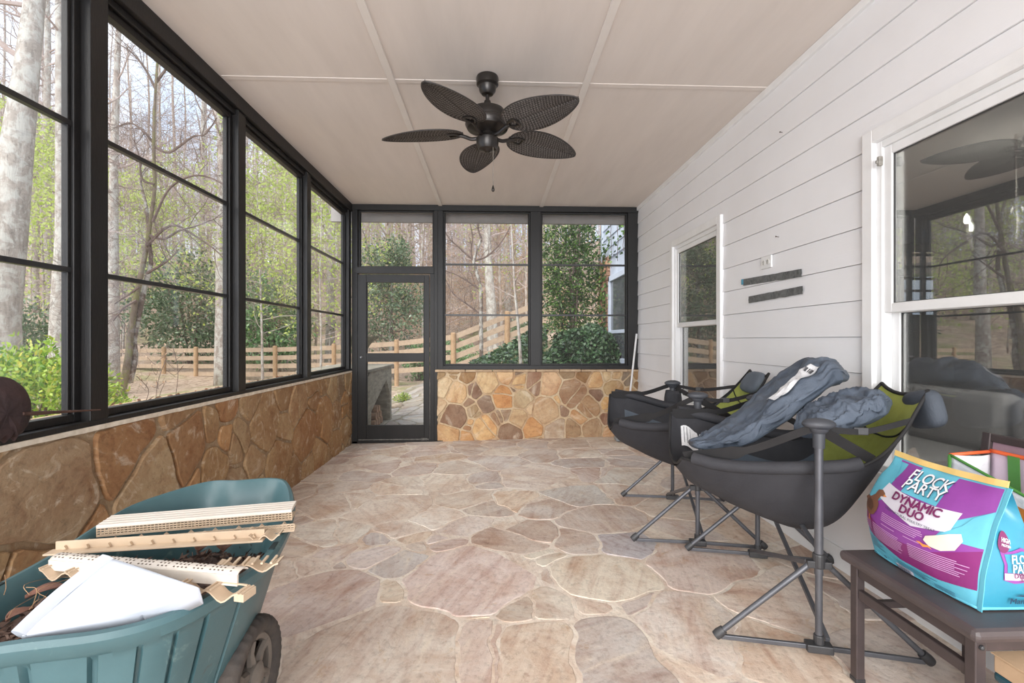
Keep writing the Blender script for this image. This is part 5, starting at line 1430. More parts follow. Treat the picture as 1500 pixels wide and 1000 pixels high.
def make_chair(loc, rz, label, near):
    o = empty('hammock_chair', (0, 0, 0), label, 'chair')
    def P(x, y, z): return V((x, y, z))
    for s in (-1, 1):
        y = s * H0; up = MB(); up.tube([P(0, y, .05), P(0, y, .35)], .0125, 14); up.tube([P(0, y, .30), P(0, y, .835)], .0150, 16); u = up.build('upright', tube_m, o, smooth=True)
        k = MB(); k.lathe([(.020, .775), (.021, .83), (.030, .838), (.034, .850)], P(0, y, 0), 18)
        n0 = len(k.v); k.ell(P(0, y, .865), (.058, .038, .022), 22, 10); k.build('arm_knob', knob_m, u, smooth=True)
        j = MB(); j.lathe([(.0185, .325), (.0215, .33), (.0215, .375), (.0185, .38)], P(0, y, 0), 16); j.box((-.042, y - .013, .325), (.042, y + .013, .352)); j.build('hub_joint', joint_m, u, bevel=.003)
        j = MB(); j.box((-.045, y - .022, .012), (.045, y + .022, .042)); j.lathe([(.018, .04), (.018, .075)], P(0, y, 0), 14); j.build('base_joint', joint_m, u, bevel=.004)
        for e in (-1, 1):
            fx = e * .355; l = MB(); l.tube([P(e * .032, y, .335), P(fx, y, .030)], .0105, 12); lo = l.build('leg', tube_m, o, smooth=True)
            c = MB(); d = (P(fx, y, .030) - P(e * .032, y, .335)).normalized(); q = P(fx, y, .030); c.tube([q - d * .03, q - d * .004, q + d * .012], [.016, .019, .017], 12); c.build('foot_cap', joint_m, lo, smooth=True)
            l = MB(); l.bar(P(e * .04, y, .026), P(fx - e * .012, y, .022), .013, .017); l.build('base_bar', tube_m, o, bevel=.002)
    # crossed braces between the two sides
    for x, s in ((.035, 1), (-.035, -1)):
        l = MB(); l.bar(P(x, s * (H0 - .01), .338), P(x, -s * (H0 - .012), .050), .016, .018); l.build('cross_brace', tube_m, o, bevel=.002)
        l = MB(); l.tube([P(-x, s * (H0 - .01), .338), P(-x * .4, 0, .44)], .010, 10); l.build('seat_strut', tube_m, o, smooth=True)
    # sling
    b = MB(); b.grid(lambda i, j: seatp(i, j * 2 - 1), 60, 33)
    b.mi = []
    for i in range(59):
        for j in range(32):
            t = (i + .5) / 59; s = abs((j + .5) / 32 * 2 - 1)
            m = 0
            if .16 < t < .68 and s < .80: m = 1
            if t >= .68 and s < .93: m = 2
            b.mi.append(m)
    # the underside is charcoal: a second skin just below
    seat = b.build('sling_seat', [fab_d, fab_i, fab_g], o, smooth='all')
    b = MB(); b.grid(lambda i, j: seatp(i, j * 2 - 1, -.006) + V((0, 0, -.010 * sin(pi * j))), 60, 33); b.build('sling_underside', fab_d, seat, smooth='all')
    b = MB(); b.tube([seatp(0, k / 20 * 2 - 1) for k in range(21)], .007, 7); b.tube([seatp(1, k / 20 * 2 - 1) for k in range(21)], .008, 7)
    for s in (-1, 1): b.tube([seatp(k / 30, s) for k in range(31)], .007, 7)
    b.tube([seatp(.84, k / 20 * 2 - 1, .004) for k in range(21)], .004, 6)
    b.build('edge_binding', fab_b, seat, smooth='all')
    # padded side tubes
    for s in (-1, 1):
        pts = [seatp(t, s, .012) for t in (.08, .18, .3, .42, .55, .62)]
        b = MB(); b.tube(catmull(pts, 5), .026, 14); b.build('padded_side_tube', fab_d, o, smooth=True)
        kn = P(0, s * H0, .845)
        b = MB(); fr = seatp(.03, s * .97, .01); ribbon(b, catmull([kn + V((.03, 0, .0)), (kn + fr) / 2 + V((0, 0, -.025)), fr], 6), [.030] * 7 + [.055] * 6, .003, (0, .3, 1)); b.build('front_strap', fab_b, o, smooth=True)
        b = MB(); bk = seatp(.66, s, .01); ribbon(b, [kn + V((-.02, 0, -.01)), (kn + bk) / 2, bk], .040, .003, (1, 0, 0)); b.build('rear_strap', fab_b, o)
        b = MB(); bk = seatp(.86, s, .0); ribbon(b, catmull([kn + V((-.03, 0, 0)), (kn + bk) / 2 + V((0, 0, -.025)), bk], 5), .022, .003, (0, 0, 1)); st = b.build('back_strap', fab_b, o)
        b = MB(); c = kn.lerp(bk, .45) + V((0, 0, -.022)); b.box(c - V((.025, .006, .014)), c + V((.025, .006, .014))); b.build('strap_buckle', joint_m, st, bevel=.003)
    # pockets on the upright away from the viewer
    y = -H0
    b = MB(); b.grid(lambda u, v_: P(.062 * sin(2 * pi * u) * (.55 + .45 * sin(pi * min(1, .2 + v_ * .8))), y + .020 + .036 * cos(2 * pi * u), .815 - .21 * v_), 20, 9, True); b.build('hanging_pocket', fab_d, o, smooth='all', solid=.003)
    # headrest pillow
    if near:
        c = V((-.448, YAW * -.45 + .10, .905)); Mx = Matrix.Translation(c) @ Matrix.Rotation(R(8), 4, 'Y') @ Matrix.Rotation(R(12), 4, 'X')
        b = MB(); b.ell((0, 0, 0), (.036, .105, .075), 24, 14, Mx, lambda p: V((math.copysign(abs(p.x) ** .7, p.x), math.copysign(abs(p.y) ** .55, p.y), math.copysign(abs(p.z) ** .55, p.z)))); b.build('head_pillow', fabric('dark_pillow_nylon', (58, 63, 71), (68, 74, 83), 5, .5), o, smooth='all')
    else:
        c = seatp(.93, 0, .035); Mx = Matrix.Translation(c) @ Matrix.Rotation(R(55), 4, 'Y')
        b = MB(); b.ell((0, 0, 0), (.075, .145, .034), 24, 14, Mx, lambda p: V((math.copysign(abs(p.x) ** .7, p.x), math.copysign(abs(p.y) ** .6, p.y), p.z * (1 + .1 * noise.noise(p * 3))))); b.build('head_pillow', pillow_m, o, smooth='all')
    if near:   # sewn-in label near the front lip
        b = MB(); b.grid(lambda u, v_: seatp(.10 + .13 * u, -.84 + .26 * v_, .010 + .012 * sin(u * 7)), 10, 4); cl = b.build('care_label', tag_m, o, solid=.0008)
        b = MB()
        for k in range(6): b.grid(lambda u, v_: seatp(.115 + .015 * k + .004 * u, -.82 + .20 * v_, .0118 + .012 * sin((.125 + .125 * k) * 7)), 2, 4)
        b.build('label_print', pm('label_ink', (120, 120, 124), (100, 100, 104), 90, .7, 0, 0), cl)
    o.location = loc; o.rotation_euler = (0, 0, rz); return o
def fit_chair(pn, pf):
    n = atZ(*pn, floor_z(1.2) + .02); f = atZ(*pf, floor_z(1.3) + .02); c = (n + f) / 2; d = (n - f); an = math.atan2(d.y, d.x) - pi / 2
    return V((c.x, c.y, floor_z(c.x) + .002)), an
cl1, a1 = fit_chair((1195, 945), (1112, 817)); cl2, a2 = fit_chair((1022, 797), (985, 729))
chair_n = make_chair(cl1, a1, 'nearer charcoal and green hammock chair, holding the blue-grey storage bag', True)
chair_f = make_chair(cl2, a2, 'farther charcoal and green hammock chair with a pillow, near the back wall', False)

# storage sacks lying in the nearer chair
MC = Matrix.Translation(cl1) @ Matrix.Rotation(a1, 4, 'Z')
def sack(name, path, widths, thick, label, seed, n=110, m=80, wr=.030):
    P_ = catmull(path, 12); L = len(P_)
    def fn(u, v_):
        x = u * (L - 1); i = min(L - 2, int(x)); f = x - i; p = P_[i].lerp(P_[i + 1], f); t = (P_[i + 1] - P_[i]).normalized()
        s = V((0, 1, 0)); s = (s - t * s.dot(t)).normalized(); nn_ = t.cross(s); nn_ = -nn_ if nn_.z < 0 else nn_
        k = u * (len(widths) - 1); a = min(len(widths) - 2, int(k)); w_ = lerp(widths[a], widths[a + 1], k - a); th = lerp(thick[a], thick[a + 1], k - a)
        an = 2 * pi * v_; q = p + s * w_ * math.copysign(abs(cos(an)) ** .8, cos(an)) + nn_ * th * sin(an)
        # long folds plus fine creases
        e = 1 - abs(noise.noise(V((u * 4 + seed, cos(an) * 2.2, sin(an) * 1.4)))) * 2
        e2 = 1 - abs(noise.noise(V((u * 8 + cos(an) * 4 + seed, cos(an) * 6 - u * 5, sin(an) * 3 + 4)))) * 2.4
        return MC @ (q + nn_ * wr * (e * .8 + e2 * .45) * (1 if sin(an) > -.3 else .2) * min(1, 6 * u + .2) * min(1, 6 * (1 - u) + .2))
    b = MB(); b.grid(fn, n, m, False, True); b.f.append(tuple(range(m))); b.f.append(tuple((n - 1) * m + k for k in range(m))); b.mi += [0, 0]
    o = b.build(name, fab_bag, None, label, 'bag', smooth='all'); return o, fn
s1, f1 = sack('storage_bag', [(.40, .08, .70), (.30, .05, .70), (.18, -.02, .735), (.04, -.08, .83), (-.10, -.12, .945), (-.20, -.14, 1.015), (-.28, -.15, 1.01)], [.05, .095, .14, .185, .20, .185, .10], [.014, .024, .042, .055, .055, .060, .03],
              'long blue-grey storage sack draped in the nearer hammock chair, with white tag', 2.0)
b = MB(); b.grid(lambda u, v_: f1(.50 + .26 * u, .11 + .085 * v_) + V((-.004, -.004, .010)), 14, 5); tg = b.build('printed_tag', tag_m, s1, solid=.0008)
b = MB()
for k in range(9): b.grid(lambda u, v_: f1(.70 + .03 * v_, .122 + .0062 * (k + .45 * u * (1 + k % 2))) + V((-.006, -.006, .0125)), 2, 3)
b.build('tag_barcode', pm('barcode_ink', (60, 60, 64), (44, 44, 48), 90, .7, 0, 0), tg)
s2, f2 = sack('folded_bag', [(-.02, .20, .80), (-.10, .17, .83), (-.18, .15, .865), (-.27, .13, .90), (-.34, .11, .925)], [.06, .11, .13, .12, .06], [.03, .055, .06, .055, .03],
              'crumpled grey bag bundled below the green headrest of the nearer hammock chair', 7.0, 90, 70)
# ================================================================== patio chair beside the viewer
bz = pm('bronze_powder_coat', (74, 64, 64), (62, 54, 54), 9, .42, .35, .08)
seatm = pm('dark_brown_vinyl', (70, 60, 60), (58, 50, 50), 6, .5, 0, .12, 40)
mauve = fabric('mauve_sling', (150, 118, 130), (162, 130, 141), 9, .15)
sx0, sx1, sy0, sy1, sz = 1.245, 1.69, 1.185, 1.63, .50
pc = empty('patio_chair', (1.41, 1.44, floor_z(1.41)), 'dark bronze patio chair with mauve back, holding the feed bag', 'chair')
b = MB(); 
def cush(u, v_):
    return V((0, 0, 0))
b.box((sx0 - .02, sy0 - .02, sz - .035), (sx1, sy1 + .02, sz)); b.build('seat_pad', seatm, pc, bevel=.014)
for x, y in ((sx0 + .005, sy0 + .005), (sx0 + .005, sy1 - .035), (sx1 - .035, sy0 + .005), (sx1 - .035, sy1 - .035)):
    b = MB(); b.box((x, y, floor_z(x) + .003), (x + .030, y + .030, sz - .036)); lo = b.build('leg', bz, pc, bevel=.003)
    c = MB(); c.box((x - .002, y - .002, floor_z(x) + .001), (x + .032, y + .032, floor_z(x) + .016)); c.build('foot_glide', joint_m, lo, bevel=.003)
for nm, a, c in (('side_rail', (sx0 + .01, sy0 + .035, sz - .075), (sx0 + .032, sy1 - .035, sz - .037)), ('stretcher', (sx0 + .010, sy0 + .035, sz - .150), (sx0 + .030, sy1 - .035, sz - .118)),
                 ('side_rail', (sx1 - .032, sy0 + .035, sz - .075), (sx1 - .01, sy1 - .035, sz - .037)), ('stretcher', (sx1 - .03, sy0 + .035, sz - .150), (sx1 - .01, sy1 - .035, sz - .118)),
                 ('side_rail', (sx0 + .035, sy0 + .008, sz - .07), (sx1 - .035, sy0 + .030, sz - .037)), ('side_rail', (sx0 + .035, sy1 - .030, sz - .07), (sx1 - .035, sy1 - .008, sz - .037)),
                 ('stretcher', (sx0 + .035, sy1 - .028, sz - .19), (sx1 - .035, sy1 - .010, sz - .165))):
    b = MB(); b.box(a, c); b.build(nm, bz, pc, bevel=.003)
for x, y, z in ((sx0 + .0, sy0 + .020, sz - .056),):
    b = MB(); b.lathe([(.007, 0), (.006, .004), (.002, .006)], (x + .020, y - .017, z), 12, Matrix.Rotation(R(90), 4, 'X')); b.build('bolt', joint_m, pc)
bx0, bx1 = 1.694, 1.744
for y in (sy1 - .02, sy0 - .01):
    b = MB(); b.bar((bx0, y, sz - .04), (bx1, y, .915), .028, .028); b.build('back_post', bz, pc, bevel=.003)
b = MB(); b.bar((bx1, sy0 + .004, .90), (bx1, sy1 - .034, .90), .026, .026); b.build('back_rail', bz, pc, bevel=.003)
b = MB(); b.add([(bx0 + .004, sy0 + .006, sz + .02), (bx0 + .004, sy1 - .036, sz + .02), (bx1 - .002, sy1 - .036, .888), (bx1 - .002, sy0 + .006, .888)], [(0, 1, 2, 3)]); b.build('back_sling', mauve, pc, solid=.006)

# ================================================================== poultry treat bag
def flat(name, c, rough=.35): return pm(name, c, tuple(min(255, x * .96) for x in c), 14, rough, 0, .25, 18, bdist=.006)
cy = flat('sky_blue_film', (94, 182, 206)); cyd = flat('deep_blue_film', (50, 138, 166)); pu = flat('purple_film', (136, 60, 148)); pud = flat('plum_film', (124, 36, 104)); whf = flat('white_film', (226, 222, 234)); yel = flat('yellow_film', (232, 196, 118)); brn = flat('brown_print', (122, 80, 58)); brn2 = flat('dark_brown_print', (86, 56, 42)); org = flat('orange_print', (232, 142, 62)); plum = flat('plum_print', (112, 28, 84)); ink = flat('navy_print', (40, 60, 84)); whp = flat('white_print', (240, 240, 244))
A = atZ(1282, 808, sz + .004); Bp = atZ(1433, 893, sz + .004)        # front base corners, far and near
TL_ = atd(1303, 672, atZ(1282, 808, sz).y * .995 + .055); TR_ = atd(1462, 716, 1.31)
up_h = .335
fx = (Bp - A); W = fx.length; fxn = fx.normalized(); inn = V((-fxn.y, fxn.x, 0))
if inn.x < 0: inn = -inn
TLp = A + V((0, 0, up_h)) + inn * .075 + fxn * (-.005); TRp = Bp + V((0, 0, up_h)) + inn * .075 + fxn * .010
TLp = V((TLp.x, TLp.y, A.z + up_h)); DEP = .22
bag = empty('feed_bag', (A + Bp) / 2 + inn * DEP / 2, 'purple and sky-blue poultry treat bag standing on the patio chair', 'bag')
def front(u, v_, h=0.0):
    """u 0..1 far to near edge, v_ 0..1 base to top"""
    p = (A.lerp(Bp, u)).lerp(TLp.lerp(TRp, u), v_)
    bulge = .055 * max(0, sin(pi * u)) ** .7 * max(0, sin(pi * min(1, v_ * .92 + .06))) ** .8 + .022 * sin(pi * v_)
    wav = .004 * noise.noise(V((u * 5, v_ * 5, 1)))
    pinch = (u - .5) * -.0 * v_
    side = fxn * ((.045 * sin(pi * min(1, v_ * 1.05)) * (1 if v_ < .95 else 0)) * (-1 if u < .5 else .15) * abs(u - .5) * 2 * (1 if u < .5 else .6) * (1 - sstep(.80, .97, v_)))
    return p - inn * (bulge + wav + h) + side + V((0, 0, -.018 * v_ * sin(pi * u) * .4))
b = MB(); NU, NV = 40, 40; b.grid(lambda i, j: front(i, j), NU, NV)
b.mi = []
for i in range(NU - 1):
    for j in range(NV - 1):
        b.mi.append(0)
bf = b.build('front_panel', cy, bag, smooth='all')
def back(u, v_):
    p = (A.lerp(Bp, u) + inn * DEP).lerp(TLp.lerp(TRp, u) + inn * .004, v_); return p + inn * .035 * sin(pi * u) * sin(pi * v_ * .9)
b = MB(); b.grid(back, 14, 14); b.build('back_panel', cyd, bag, smooth='all')
def gus(u, v_, near=True):
    e = 1 if near else 0
    p0 = front(e, v_); p1 = back(e, v_); p = p0.lerp(p1, u); s = fxn if near else -fxn
    return p + s * (.030 * sin(pi * u) * sin(pi * min(1, v_ * 1.2)) * (1 - v_) - .040 * sin(pi * u) * sstep(.55, 1, v_))
b = MB(); b.grid(lambda u, v_: gus(u, v_), 16, 24); gs = b.build('side_gusset', cyd, bag, smooth='all')
b = MB(); b.grid(lambda u, v_: gus(u, v_, False), 12, 18); b.build('side_gusset', cyd, bag, smooth='all')
b = MB(); b.grid(lambda u, v_: A.lerp(Bp, u).lerp(A.lerp(Bp, u) + inn * DEP, v_), 4, 4); b.build('base_panel', cyd, bag)
b = MB(); b.tube([front(u, 0, -.002) + V((0, 0, .004)) for u in [k / 20 for k in range(21)]], .005, 6); b.tube([gus(u, 0) + V((0, 0, .004)) for u in [k / 10 for k in range(11)]], .005, 6); b.build('base_seam', cy, bag, smooth='all')
b = MB(); b.grid(lambda u, v_: front(u, 1) + inn * .004 * (v_ - .5) + V((0, 0, .018 * v_)), 24, 3); b.build('top_seam', yel, bag, solid=.003)
b = MB(); b.grid(lambda u, v_: front(1, v_) + fxn * .012 * u - inn * .002, 3, 24); b.build('edge_seal', cy, bag, solid=.002)
def patch(name, poly, mat, h=.0012, surf=front, parent=None, n=26):
    """a printed area: polygon in panel coordinates laid on the curved panel"""
    us = [p[0] for p in poly]; vs_ = [p[1] for p in poly]; bmx = bmesh.new()
    vv = [bmx.verts.new((u, v_, 0)) for u, v_ in poly]; bmx.faces.new(vv)
    for k in range(1, n):
        for ax, lo, hi in ((0, min(us), max(us)), (1, min(vs_), max(vs_))):
            co = [0, 0, 0]; co[ax] = lerp(lo, hi, k / n); no = [0, 0, 0]; no[ax] = 1
            bmesh.ops.bisect_plane(bmx, geom=bmx.verts[:] + bmx.edges[:] + bmx.faces[:], plane_co=co, plane_no=no)
    bmx.verts.index_update(); mb = MB()
    mb.add([surf(v_.co.x, v_.co.y, h) for v_ in bmx.verts], [tuple(v_.index for v_ in f.verts) for f in bmx.faces]); bmx.free()
    return mb.build(name, mat, parent or bf, smooth='all')
def letters(name, rows, mat, h, surf=front, parent=None, sh=None):
    """rows: (text, u, v, size_u, aspect, bold, skew) set on the panel"""
    mb = MB()
    for (s, u, v_, su, asp, bold, sk) in rows:
        vs_, fs_2 = text_mesh(s, 1.0, bold)
        mb.add([surf(u + x * su, v_ + y * su * asp + sk * x * su, h) for x, y in vs_], fs_2)
    return mb.build(name, mat, parent or bf)
asp = W / up_h
patch('purple_field', [(.06, .215), (.0, .33), (.015, .43), (.20, .60), (.19, .97), (.02, .97), (.02, .985), (.985, .985), (.99, .80), (.80, .66), (.72, .50), (.99, .50), (.99, .17), (.75, .12), (.40, .12)], pu, .0010)
patch('plum_wave', [(.0, .31), (.03, .40), (.35, .30), (.70, .34), (.99, .48), (.99, .155), (.75, .115), (.42, .12), (.10, .20)], pud, .0016)
patch('blue_left_flash', [(.02, .985), (.10, .985), (.20, .80), (.14, .62), (.03, .50), (.0, .48), (-.0, .7)], cy, .0018)
patch('blue_title_panel', [(.34, .985), (.66, .985), (.645, .73), (.33, .745)], cy, .0022)
patch('white_banner', [(.17, .765), (.50, .72), (.83, .735), (.80, .56), (.52, .50), (.14, .62)], whf, .0026)
patch('blue_swoosh', [(.99, .80), (.99, .50), (.80, .50), (.70, .43), (.72, .50), (.86, .64), (.90, .72)], cy, .0030)
patch('hen_body', [(-.015 + x * 1.2, .42 + y * 1.2) for x, y in [(.02, .05), (.04, .0), (.09, -.02), (.14, .0), (.165, .05), (.17, .10), (.15, .13), (.165, .17), (.20, .18), (.185, .205), (.15, .22), (.11, .205), (.10, .16), (.06, .12), (.015, .12), (-.0, .09)]], brn, .0034)
patch('hen_wing', [(-.015 + x * 1.2, .42 + y * 1.2) for x, y in [(.03, .07), (.06, .03), (.11, .02), (.13, .06), (.10, .10), (.06, .11)]], brn2, .0040, n=10)
patch('hen_beak', [(.205, .655), (.245, .645), (.21, .63)], org, .0042, n=3)
patch('hen_legs', [(.085, .40), (.10, .40), (.102, .365), (.12, .352), (.08, .352), (.088, .365)], org, .0042, n=4)
patch('duck_body', [(.66, .47), (.65, .43), (.70, .395), (.78, .39), (.86, .43), (.89, .52), (.87, .575), (.81, .55), (.74, .51)], flat('cream_print', (226, 214, 196)), .0050)
patch('duck_feet', [(.60, .40), (.63, .405), (.66, .395), (.70, .40), (.73, .375), (.70, .385), (.66, .37), (.64, .385)], org, .0068, n=6)
letters('title_shadow', [('FLOCK', .494, .905, .118, asp, .014, -.02), ('PARTY', .494, .815, .118, asp, .014, -.02)], ink, .0066)
letters('title_lettering', [('FLOCK', .488, .912, .118, asp, .012, -.02), ('PARTY', .488, .822, .118, asp, .012, -.02)], whp, .0078)
letters('name_lettering', [(t_, .51 + e_, y_ + f_, .094, asp, 0, -.02) for t_, y_ in (('DYNAMIC', .690), ('DUO', .612)) for e_, f_ in ((-.004, 0), (.004, 0), (0, .004), (0, -.004))], plum, .0078)
letters('small_lettering', [('100% NATURAL POULTRY TREAT', .50, .548, .030, asp, .004, -.05)], ink, .0078)
def lines(name, specs, mat, h, surf=front, parent=None):
    mb = MB()
    for (u0, u1, v_, sk) in specs: mb.grid(lambda a, c: surf(lerp(u0, u1, a), v_ + (c - .5) * .0060 + sk * (lerp(u0, u1, a) - u0), h), 8, 2)
    mb.build(name, mat, parent or bf)
rg = random.Random(12); sp2 = []
for k in range(5): sp2.append((.25, .62 + rg.uniform(-.04, .04), .49 - k * .017, -.02))
for k in range(2): sp2.append((.26 + k * .22, .40 + k * .22, .385, -.02))
for k in range(9): sp2.append((.15, .46 + rg.uniform(-.05, .03), .345 - k * .017, -.03))
for k in range(5): sp2.append((.03, .12, .345 - k * .018, -.06))
for k in range(8): sp2.append((.52, .94 + rg.uniform(-.08, .02), .335 - k * .017, .02))
lines('fine_print', sp2, pm('lilac_print', (206, 156, 206), (196, 146, 196), 40, .5, 0, 0), .0040)
sp3 = []
for k in range(7): sp3.append((.05, .20 + rg.uniform(-.05, .03), .185 - k * .014, -.05))
for k in range(4): sp3.append((.36, .72 + rg.uniform(-.10, .02), .095 - k * .014, -.01))
for k in range(3): sp3.append((.70, .86, .055 - k * .014, 0))
lines('fine_print', sp3, flat('pale_navy_print', (66, 116, 142)), .0040)
patch('barcode_patch', [(.33, .01), (.50, .01), (.50, .055), (.33, .06)], whf, .0034, n=4)
mb = MB()
for k in range(20):
    u = .34 + k * .0075; mb.grid(lambda a, c: front(u + a * (.0025 + .002 * (k % 3)), .014 + c * .038, .0078), 2, 3)
mb.build('barcode_bars', ink, bf)
letters('recycle_mark', [('o', .215, .055, .05, asp, .01, 0), ('o', .62, .06, .035, asp, .012, 0)], ink, .0078)
# the side gusset, seen from its outer face: u from the front edge to the back
def gsurf(u, v_, h=0): u = max(.02, u - .20); return gus(u, v_) + fxn * (h + .001)
gasp = DEP / up_h
patch('plum_frame', [(.38, .50), (.46, .40), (.46, .27), (.60, .245), (1.0, .265), (1.0, .50), (.80, .53), (.55, .50)], pu, .0015, gsurf, gs, 14)
patch('blue_inset', [(.45, .48), (.50, .40), (.50, .335), (1.0, .33), (1.0, .475), (.80, .505), (.60, .485)], cyd, .0025, gsurf, gs, 14)
patch('white_strip', [(.46, .33), (.47, .275), (1.0, .275), (1.0, .33)], whf, .0030, gsurf, gs, 10)
patch('plum_badge', [(.44 + .115 * cos(a), .575 + .085 * sin(a)) for a in [2 * pi * k / 24 for k in range(24)]], plum, .0032, gsurf, gs, 8)
letters('badge_lettering', [('HIGH', .45, .59, .075, gasp, .012, -.10), ('PROTEIN', .45, .55, .042, gasp, .008, -.10)], whp, .0078, gsurf, gs)
letters('side_title', [('FLOCK', .76, .445, .145, gasp, .012, 0), ('PARTY', .76, .372, .145, gasp, .012, 0)], whp, .0078, gsurf, gs)
letters('side_name', [(t_, .76 + e_, y_, .085, gasp, 0, 0) for t_, y_ in (('DYNAMIC', .317), ('DUO', .287)) for e_ in (-.005, .005)], plum, .0078, gsurf, gs)
letters('maker_lettering', [('Manna Pro', .78 + e_, .095, .115, gasp, 0, 0) for e_ in (-.003, .003)], ink, .0078, gsurf, gs)
patch('maker_hill_mark', [(.58, .145), (.66, .155), (.76, .150), (.80, .195), (.86, .175), (.92, .19), (.88, .155), (.96, .15), (.90, .143), (.74, .138)], ink, .0078, gsurf, gs, 10)

# ================================================================== reusable grocery tote behind it
tw = NT('tote_white'); tw.set(.5); v = tw.coord((1, 1, 1)); tw.base(tw.ramp(tw.noise(v, 6, 4), [(.35, lin((226, 226, 228))), (.7, lin((204, 204, 210)))])); tw.bump(tw.noise(v, 14, 4, .6, 1), .5, .01)
tgn = flat('tote_green', (62, 122, 46), .6); tor_ = flat('tote_orange', (226, 92, 44), .6); tpk = flat('tote_lilac_lining', (196, 176, 192), .6)
def fruit_mat():
    t = NT('tote_fruit_print'); t.set(.45); v = t.coord((1, 1, 1)); vo = t.add('ShaderNodeTexVoronoi'); vo.inputs['Scale'].default_value = 20; t.link(v, vo.inputs['Vector'])
    c = t.ramp(vo.outputs['Color'], [(0, lin((214, 60, 40))), (.4, lin((236, 140, 46))), (.65, lin((240, 184, 70))), (1, lin((186, 44, 60)))])
    t.base(t.mix(t.ramp(vo.outputs['Distance'], [(.1, G(0)), (.9, G(.7))]), c, lin((110, 40, 30)))); return t.m
tf_ = fruit_mat()
tx0, tx1, ty0, ty1, tz0, tz1 = 1.535, 1.675, 1.20, 1.545, sz + .003, .855
to = empty('grocery_tote', ((tx0 + tx1) / 2, (ty0 + ty1) / 2, tz0), 'white grocery tote with green straps and fruit print behind the feed bag', 'bag')
def wv(y, z, k): return .012 * noise.noise(V((y * 9, z * 7, k))) * sstep(tz0, tz1, z)
b = MB(); b.grid(lambda u, v_: V((tx0 + wv(lerp(ty0, ty1, u), lerp(tz0, tz1, v_), 1), lerp(ty0, ty1, u), lerp(tz0, tz1 - .10 * (1 - u), v_))), 20, 16); b.build('front_panel', tw.m, to, smooth='all', solid=.002)
b = MB(); b.grid(lambda u, v_: V((tx1 + wv(lerp(ty0, ty1, u), lerp(tz0, tz1, v_), 4), lerp(ty0, ty1, u), lerp(tz0, tz1 + .012, v_))), 20, 16); b.build('back_panel', tpk, to, smooth='all', solid=.002)
for y, nm in ((ty1, 'side_panel'), (ty0, 'side_panel')):
    b = MB(); b.grid(lambda u, v_: V((lerp(tx0, tx1, u), y + .02 * sin(pi * u) * v_ * (-1 if y == ty1 else 1), lerp(tz0, tz1, v_))), 8, 12); b.build(nm, tw.m, to, smooth='all', solid=.002)
b = MB(); b.box((tx0, ty0, tz0), (tx1, ty1, tz0 + .004)); b.build('base_panel', tgn, to)
b = MB(); b.tube([V((tx0, y, tz1 - .10 * (1 - (y - ty0) / (ty1 - ty0)))) for y in [lerp(ty0, ty1, k / 14) for k in range(15)]], .005, 6); b.tube([V((tx0, ty1, tz0)), V((tx0, ty1, tz1))], .007, 6); b.build('green_piping', tgn, to, smooth='all')
b = MB(); b.tube([V((tx1 + wv(y, tz1, 4), y, tz1 + .013)) for y in [lerp(ty0, ty1, k / 18) for k in range(19)]], .007, 6); b.tube([V((tx1, ty1, tz1 + .01)), V((tx0, ty1, tz1))], .006, 6); b.build('orange_piping', tor_, to, smooth='all')
for y in (1.465, 1.30):
    b = MB(); ribbon(b, [V((tx1 - .006, y, tz0 + .05)), V((tx1 - .008 + wv(y, .75, 4), y, .75)), V((tx1 - .008 + wv(y, tz1, 4), y, tz1 + .012))], .035, .002, (0, 1, 0)); b.build('green_strap', tgn, to)
b = MB(); ribbon(b, catmull([V((tx1 - .01, 1.40, tz1)), V((tx1 - .012, 1.405, tz1 + .045)), V((tx1 - .006, 1.385, tz1 + .062)), V((tx1 + .004, 1.37, tz1 + .04)), V((tx1 - .002, 1.38, tz1))], 6), .018, .002, (1, .4, 0)); b.build('handle_loop', tgn, to, smooth=True)
b = MB(); b.grid(lambda u, v_: V((tx0 - .004 + wv(lerp(ty0 + .01, 1.36, u), lerp(.62, .74, v_), 1), lerp(ty0 + .01, 1.36, u), lerp(.62, .73 + .03 * u, v_))), 10, 8); b.build('fruit_print', tf_, to, smooth='all')
b = MB()
for k in range(4): b.box((tx0 - .0035, 1.38, .58 + k * .06), (tx0 - .002, 1.53, .5815 + k * .06))
b.build('fold_lines', flat('fold_grey', (150, 150, 156)), to)
ft = MB(); ft.box((1.555, 1.225, tz0 + .006), (1.655, 1.515, .70)); ft.build('wrapped_parcel', flat('white_wrap', (222, 216, 224)), None, 'white wrapped parcel inside the grocery tote', 'parcel', bevel=.02)

# ================================================================== box and bin by the lower right corner
kb = pm('kraft_card', (196, 164, 130), (180, 148, 116), 5, .85, 0, .2, 60)
tb = pm('dark_teal_bin', (26, 66, 78), (20, 54, 66), 5, .45)
zb0 = floor_z(1.35) + .002
bx0_, bx1_, by0, by1 = 1.375, 1.62, .93, 1.262
o = empty('storage_tub', ((bx0_ + bx1_) / 2, (by0 + by1) / 2, zb0), 'dark teal storage tub beside the patio chair, lower right corner', 'tub')
b = MB(); b.add([(bx0_ + .03, by0 + .03, zb0), (bx1_ - .03, by0 + .03, zb0), (bx1_ - .03, by1 - .03, zb0), (bx0_ + .03, by1 - .03, zb0), (bx0_ + .012, by0 + .012, .305), (bx1_ - .012, by0 + .012, .305), (bx1_ - .012, by1 - .012, .305), (bx0_ + .012, by1 - .012, .305)], [(0, 3, 2, 1), (4, 5, 6, 7), (0, 1, 5, 4), (1, 2, 6, 5), (2, 3, 7, 6), (3, 0, 4, 7)]); b.build('body', tb, o, bevel=.012)
b = MB(); b.box((bx0_, by0, .306), (bx1_, by1, .332)); b.build('lid', tb, o, bevel=.008)
